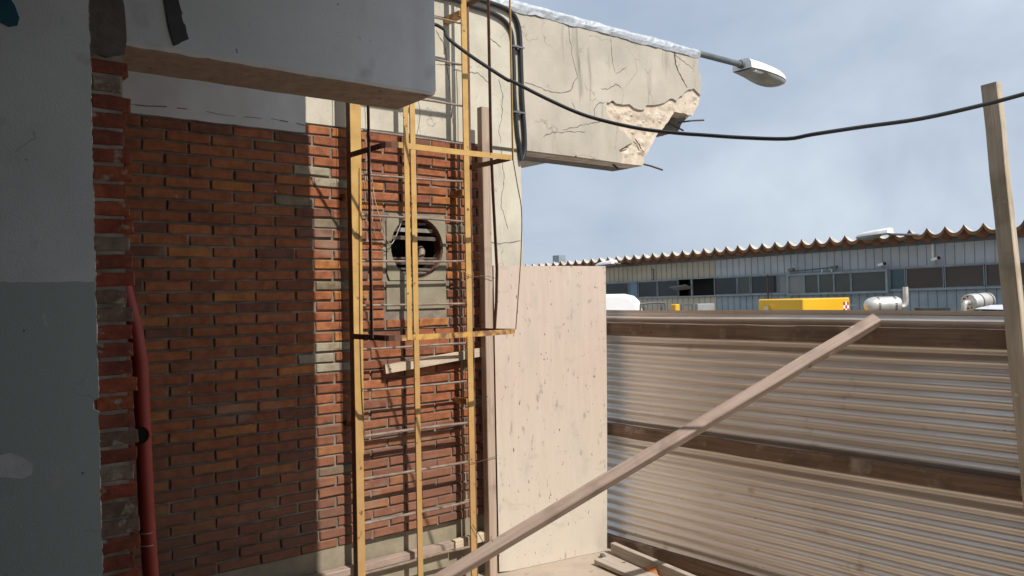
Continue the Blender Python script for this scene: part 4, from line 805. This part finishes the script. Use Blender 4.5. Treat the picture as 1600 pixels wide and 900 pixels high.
o = on_shed('wall_conduit', 'pale vertical conduit dropping from the eave to the right camera', 'conduit', .43, .03, 2.70); mb = MB(); mb.tube([(0, 0, 0), (0, 0, .34)], .02, 8); obj('conduit_tube', mb, m_lampw, o, local=True)
o = on_shed('rusty_pole', 'thin rusty pole standing before the dark shed window', 'pole', 4.0, .14, 0); mb = MB(); mb.tube([(0, 0, -.1), (0, 0, 2.56)], .018, 6); obj('pole_tube', mb, m_rust, o, local=True)
o = on_shed('rusty_hook', 'rusty bent hook fixed on the beige shed cladding', 'hook', 7.5, .04, 2.58); mb = MB(); mb.tube([(.06, .0, .27), (0, .02, .27), (0, .02, .02), (.04, .02, .0)], .016, 6); obj('hook_bar', mb, m_rust, o, local=True)
o = on_shed('floodlight_bar', 'dark bar with small floodlights above the framed shed window', 'light', 2.9, .10, 2.62)
mb = MB(); mb.tube([(-.5, 0, .02), (.0, 0, 0), (.55, 0, -.02)], .014, 6); obj('bar', mb, m_trim, o, local=True)
for a in (-.52, .5):
    mb = MB(); mb.bar((a - .06, .03, .02), (a + .06, .03, .01), .07, .06); obj('floodlight', mb, m_trim, o, local=True)
for a in (-.42, -.2):
    mb = MB(); mb.tube([(a, -.02, .02), (a, -.02, -.10)], .012, 6); obj('bar_leg', mb, m_lampw, o, local=True)

# ------------------------------------------------------------------ machines parked in the yard, seen over the fence
gen = thing('generator_enclosure', 'bright yellow steel machine enclosure with a red and white checker', 'generator', (10.4, 6.5, -.15))
gx0, gy0, gx1, gy1 = 9.923, 6.10, 11.10, 6.79
mb = MB(); mb.box((gx0, gy0, .15), (gx1, gy1, 2.044)); obj('enclosure', mb, m_yellow, gen, bevel=.012)
mb = MB(); mb.box((gx0 - .03, gy0 - .03, -.15), (gx1 + .03, gy1 + .03, .149)); obj('skid', mb, m_trim, gen)
for i in range(3):
    for j in range(3):
        mb = MB(); s_ = .047; a, b = 10.925 + i * s_, 1.985 - j * s_
        mb.box((a, gy0 - .003, b - s_), (a + s_, gy0 + .001, b)); obj('checker_square', mb, m_red if (i + j) % 2 == 0 and not (j == 2 and i != 1 and False) else m_lampw, gen)
mb = MB(); mb.tube([(9.95, 6.62, 1.93), (9.86, 6.60, 1.93), (9.80, 6.585, 1.915)], .035, 12); obj('exhaust_tip', mb, m_chrome, gen, smooth=True)
mb = MB(); mb.bar((11.11, 6.15, 1.94), (11.35, 6.15, 1.93), .03, .02); obj('handle', mb, m_trim, gen)
def muffler(lab, p0, p1, r, dome, stack):
    p0, p1 = Vector(p0), Vector(p1); d = (p1 - p0).normalized(); o = thing('exhaust_muffler', lab, 'muffler', ((p0 + p1) / 2).xy.to_3d() + Vector((0, 0, -.15)), 'silver mufflers on machines beyond the fence')
    mb = MB(); L_ = (p1 - p0).length
    if dome: st = [(0, .12), (.02, .55), (.06, .85), (.12, 1)]
    else: st = [(0, .96), (.006, 1)]
    pts = [p0 + d * a for a, _ in st] + [p1 - d * .05, p1 - d * .015, p1]; rs = [r * b for _, b in st] + [r, r * .85, r * .3]
    mb.tube(pts, rs, 20); obj('shell', mb, m_silver, o, smooth=True)
    for t in (.35, .8):
        c = p0 + d * (L_ * t); mb = MB(); mb.tube([c - d * .012, c + d * .012], r + .005, 20); obj('strap', mb, m_clamp, o)
        mb = MB(); mb.tube([c + Vector((0, 0, -r)), Vector((c.x, c.y, -.15))], .025, 6); obj('support', mb, m_trim, o)
    mb = MB(); mb.tube(spline(stack, 5), .034, 12); obj('tail_pipe', mb, m_silver, o, smooth=True)
    return o, d
c1 = Vector((10.74, 5.43, 1.945)); r_ = Vector((.774, -.632, 0))
muffler('domed silver muffler with an upright tail pipe, beside the yellow machine', c1 - r_ * .26, c1 + r_ * .22, .108, True, [c1 + r_ * .20, c1 + r_ * .245 + Vector((0, 0, -.03)), c1 + r_ * .29 + Vector((0, 0, .02)), c1 + r_ * .29 + Vector((0, 0, .23))])
e0 = Vector((11.60, 4.72, 1.955))
o, d = muffler('silver muffler with holes in its flat end, left of the leaning post', e0, e0 + Vector((.50, -.06, .015)), .112, False, [e0 + Vector((.02, 0, .0)), e0 + Vector((-.09, 0, .0)), e0 + Vector((-.12, .01, -.05)), e0 + Vector((-.12, .02, -.16))])
mb = MB()
for k in range(9):
    a = 2 * math.pi * k / 9; c = e0 + Vector((-.004, .078 * math.cos(a), .078 * math.sin(a))); mb.tube([c, c + Vector((.006, 0, 0))], .011, 8)
obj('vent_hole', mb, m_dark, o)
# white van, mostly hidden by plywood and fence
van = thing('white_van', 'white van with a red stripe, its roof showing beside the plywood edge', 'van', (8.6, 9.2, -.15))
r_ = Vector((.774, -.632, 0)); fv = Vector((.633, .774, 0)); vc = Vector((8.45, 9.35, 0))
def V(a, b, z): return vc + r_ * a + fv * b + Vector((0, 0, z))
outl = [(-3.2, .3), (1.40, .3), (1.40, 1.2), (1.37, 1.80), (1.30, 2.04), (1.22, 2.12), (1.08, 2.155), (-3.2, 2.165)]
mb = MB(); n = len(outl); lay = [(0, .0), (.12, .04), (1.6, .04), (1.72, 0)]
for b, ins in ((0, .10), (.10, .0), (1.7, .0), (1.8, .10)):
    mb.v += [V(a - (ins if a > 0 else -ins), b, z - (ins * .5 if z > 1.9 else 0)) for a, z in outl]
for q in range(3):
    for i in range(n): mb.f.append((q * n + i, q * n + (i + 1) % n, (q + 1) * n + (i + 1) % n, (q + 1) * n + i)); mb.m.append(0)
mb.f += [tuple(range(n - 1, -1, -1)), tuple(3 * n + i for i in range(n))]; mb.m += [0, 0]
obj('body', mb, m_vanw, van, bevel=.03, smooth=True)
mb = MB(); mb.add([V(-3.0, -.012, 1.86), V(.50, -.012, 1.86), V(.50, -.012, 2.0), V(-3.0, -.012, 2.0), V(-3.0, .02, 1.86), V(.50, .02, 1.86), V(.50, .02, 2.0), V(-3.0, .02, 2.0)], [(0, 1, 2, 3), (0, 4, 5, 1), (3, 2, 6, 7), (1, 5, 6, 2)]); obj('red_stripe', mb, m_red, van)
mb = MB(); mb.add([V(.3, -.01, 1.2), V(1.02, -.01, 1.2), V(.98, -.01, 1.75), V(.3, -.01, 1.75)], [(0, 1, 2, 3)]); obj('side_window', mb, g_dark, van)
for a in (-2.3, .6):
    for b in (.05, 1.55): mb = MB(); mb.tube([V(a, b, .2), V(a, b + .2, .2)], .34, 18); obj('wheel', mb, m_tyre, van)
def P(p): return Vector(p)
hp = thing('barrier_hoop', 'dark tubular steel hoop rail seen right of the white van', 'barrier', (9.53, 8.35, -.15))
a, b = P((9.39, 8.47, 0)), P((9.68, 8.24, 0))
mb = MB(); mb.tube(spline([a + P((0, 0, -.15)), a + P((0, 0, 1.5)), a + P((0, 0, 1.95)), a + (b - a) * .12 + P((0, 0, 2.0)), a + (b - a) * .88 + P((0, 0, 2.01)), b + P((0, 0, 1.95)), b + P((0, 0, 1.5)), b + P((0, 0, -.15))], 4), .015, 8); obj('hoop_tube', mb, m_trim, hp, smooth=True)
for t in (.15, .85):
    mb = MB(); q = a + (b - a) * t; mb.tube([q + P((.05, .05, -.15)), q + P((.05, .05, 1.99))], .012, 6); obj('brace_tube', mb, m_trim, hp)
mb = MB(); mb.box((9.745, 8.09, -.15), (9.84, 8.19, 1.985)); tag(obj('yellow_bollard', mb, m_yellow, bevel=.01), 'small yellow bollard top between the dark hoop and the grey cabinet', 'bollard')
fr = thing('open_frame', 'small dark open steel frame beside the yellow bollard', 'frame', (9.93, 8.04, -.15)); 
for q0, q1 in (((9.87, 8.08, -.15), (9.87, 8.08, 1.985)), ((10.0, 7.98, -.15), (10.0, 7.98, 1.985)), ((9.87, 8.08, 1.975), (10.0, 7.98, 1.975)), ((10.05, 7.94, -.15), (10.04, 7.94, 1.985))):
    mb = MB(); mb.bar(q0, q1, .025, .025, up=(.3, .9, .1)); obj('frame_bar', mb, m_trim, fr)
mb = MB(); a, b = P((10.045, 7.945, 0)), P((10.255, 7.775, 0)); d = P((.11, .13, 0)); mb.add([v + P((0, 0, z)) for z in (-.15, 1.985) for v in (a, b, b + d, a + d)], [(3, 2, 1, 0), (4, 5, 6, 7), (0, 1, 5, 4), (1, 2, 6, 5), (2, 3, 7, 6), (3, 0, 4, 7)])
tag(obj('grey_cabinet', mb, m_grey, bevel=.008), 'plain grey cabinet top seen over the fence before the beige cladding', 'cabinet')
mb = MB(); mb.bar((10.591, 4.91, 1.87), (10.86, 4.69, 1.87), .2, .075); mb.bar((10.65, 4.86, -.15), (10.65, 4.86, 1.85), .05, .05, up=(1, 0, 0)); mb.bar((10.80, 4.74, -.15), (10.80, 4.74, 1.85), .05, .05, up=(1, 0, 0)); tag(obj('dark_rack', mb, m_black), 'low dark steel rack between the two silver mufflers', 'rack')
pk = thing('white_pickup', 'white vehicle roof just showing behind the leaning post', 'car', (10.6, 3.2, -.15))
vc2 = Vector((9.66, 3.74, 0)) + Vector((.774, -.632, 0)) * .72
def V2(a, b, z): return vc2 + r_ * a + fv * b + Vector((0, 0, z))
def hexa(pts, nm, m, par, bv=.0):
    mb = MB(); mb.add(pts, [(3, 2, 1, 0), (4, 5, 6, 7), (0, 1, 5, 4), (1, 2, 6, 5), (2, 3, 7, 6), (3, 0, 4, 7)]); return obj(nm, mb, m, par, bevel=bv)
hexa([V2(-.5, 0, .3), V2(3.4, 0, .3), V2(3.4, 1.6, .3), V2(-.5, 1.6, .3), V2(-.5, 0, 1.1), V2(3.4, 0, 1.1), V2(3.4, 1.6, 1.1), V2(-.5, 1.6, 1.1)], 'body', m_vanw, pk, .05)
hexa([V2(-.2, .05, 1.1), V2(2.2, .05, 1.1), V2(2.2, 1.55, 1.1), V2(-.2, 1.55, 1.1), V2(.0, .15, 1.88), V2(1.9, .15, 1.88), V2(1.9, 1.45, 1.88), V2(.0, 1.45, 1.88)], 'cab', g_dark, pk, .03)
hexa([V2(-.06, .10, 1.881), V2(1.96, .10, 1.881), V2(1.96, 1.5, 1.881), V2(-.06, 1.5, 1.881), V2(.12, .2, 1.93), V2(1.8, .2, 1.965), V2(1.8, 1.4, 1.965), V2(.12, 1.4, 1.93)], 'cab_roof', m_vanw, pk, .02)
for a in (.2, 2.7):
    for b in (-.02, 1.42): mb = MB(); mb.tube([V2(a, b, .2), V2(a, b + .2, .2)], .34, 18); obj('wheel', mb, m_tyre, pk)
# far steel tower box above the roofline
tw = thing('roof_tank', 'small grey box tower rising above the far shed roof', 'tower', (40.6, 44.3, -.15))
mb = MB(); mb.box((40.3, 44.0, 4.47), (40.95, 44.65, 4.98)); obj('tank', mb, m_blue, tw); mb = MB(); mb.box((40.2, 44.1, 0), (40.8, 44.6, 4.46)); obj('shaft', mb, m_vanw, tw)
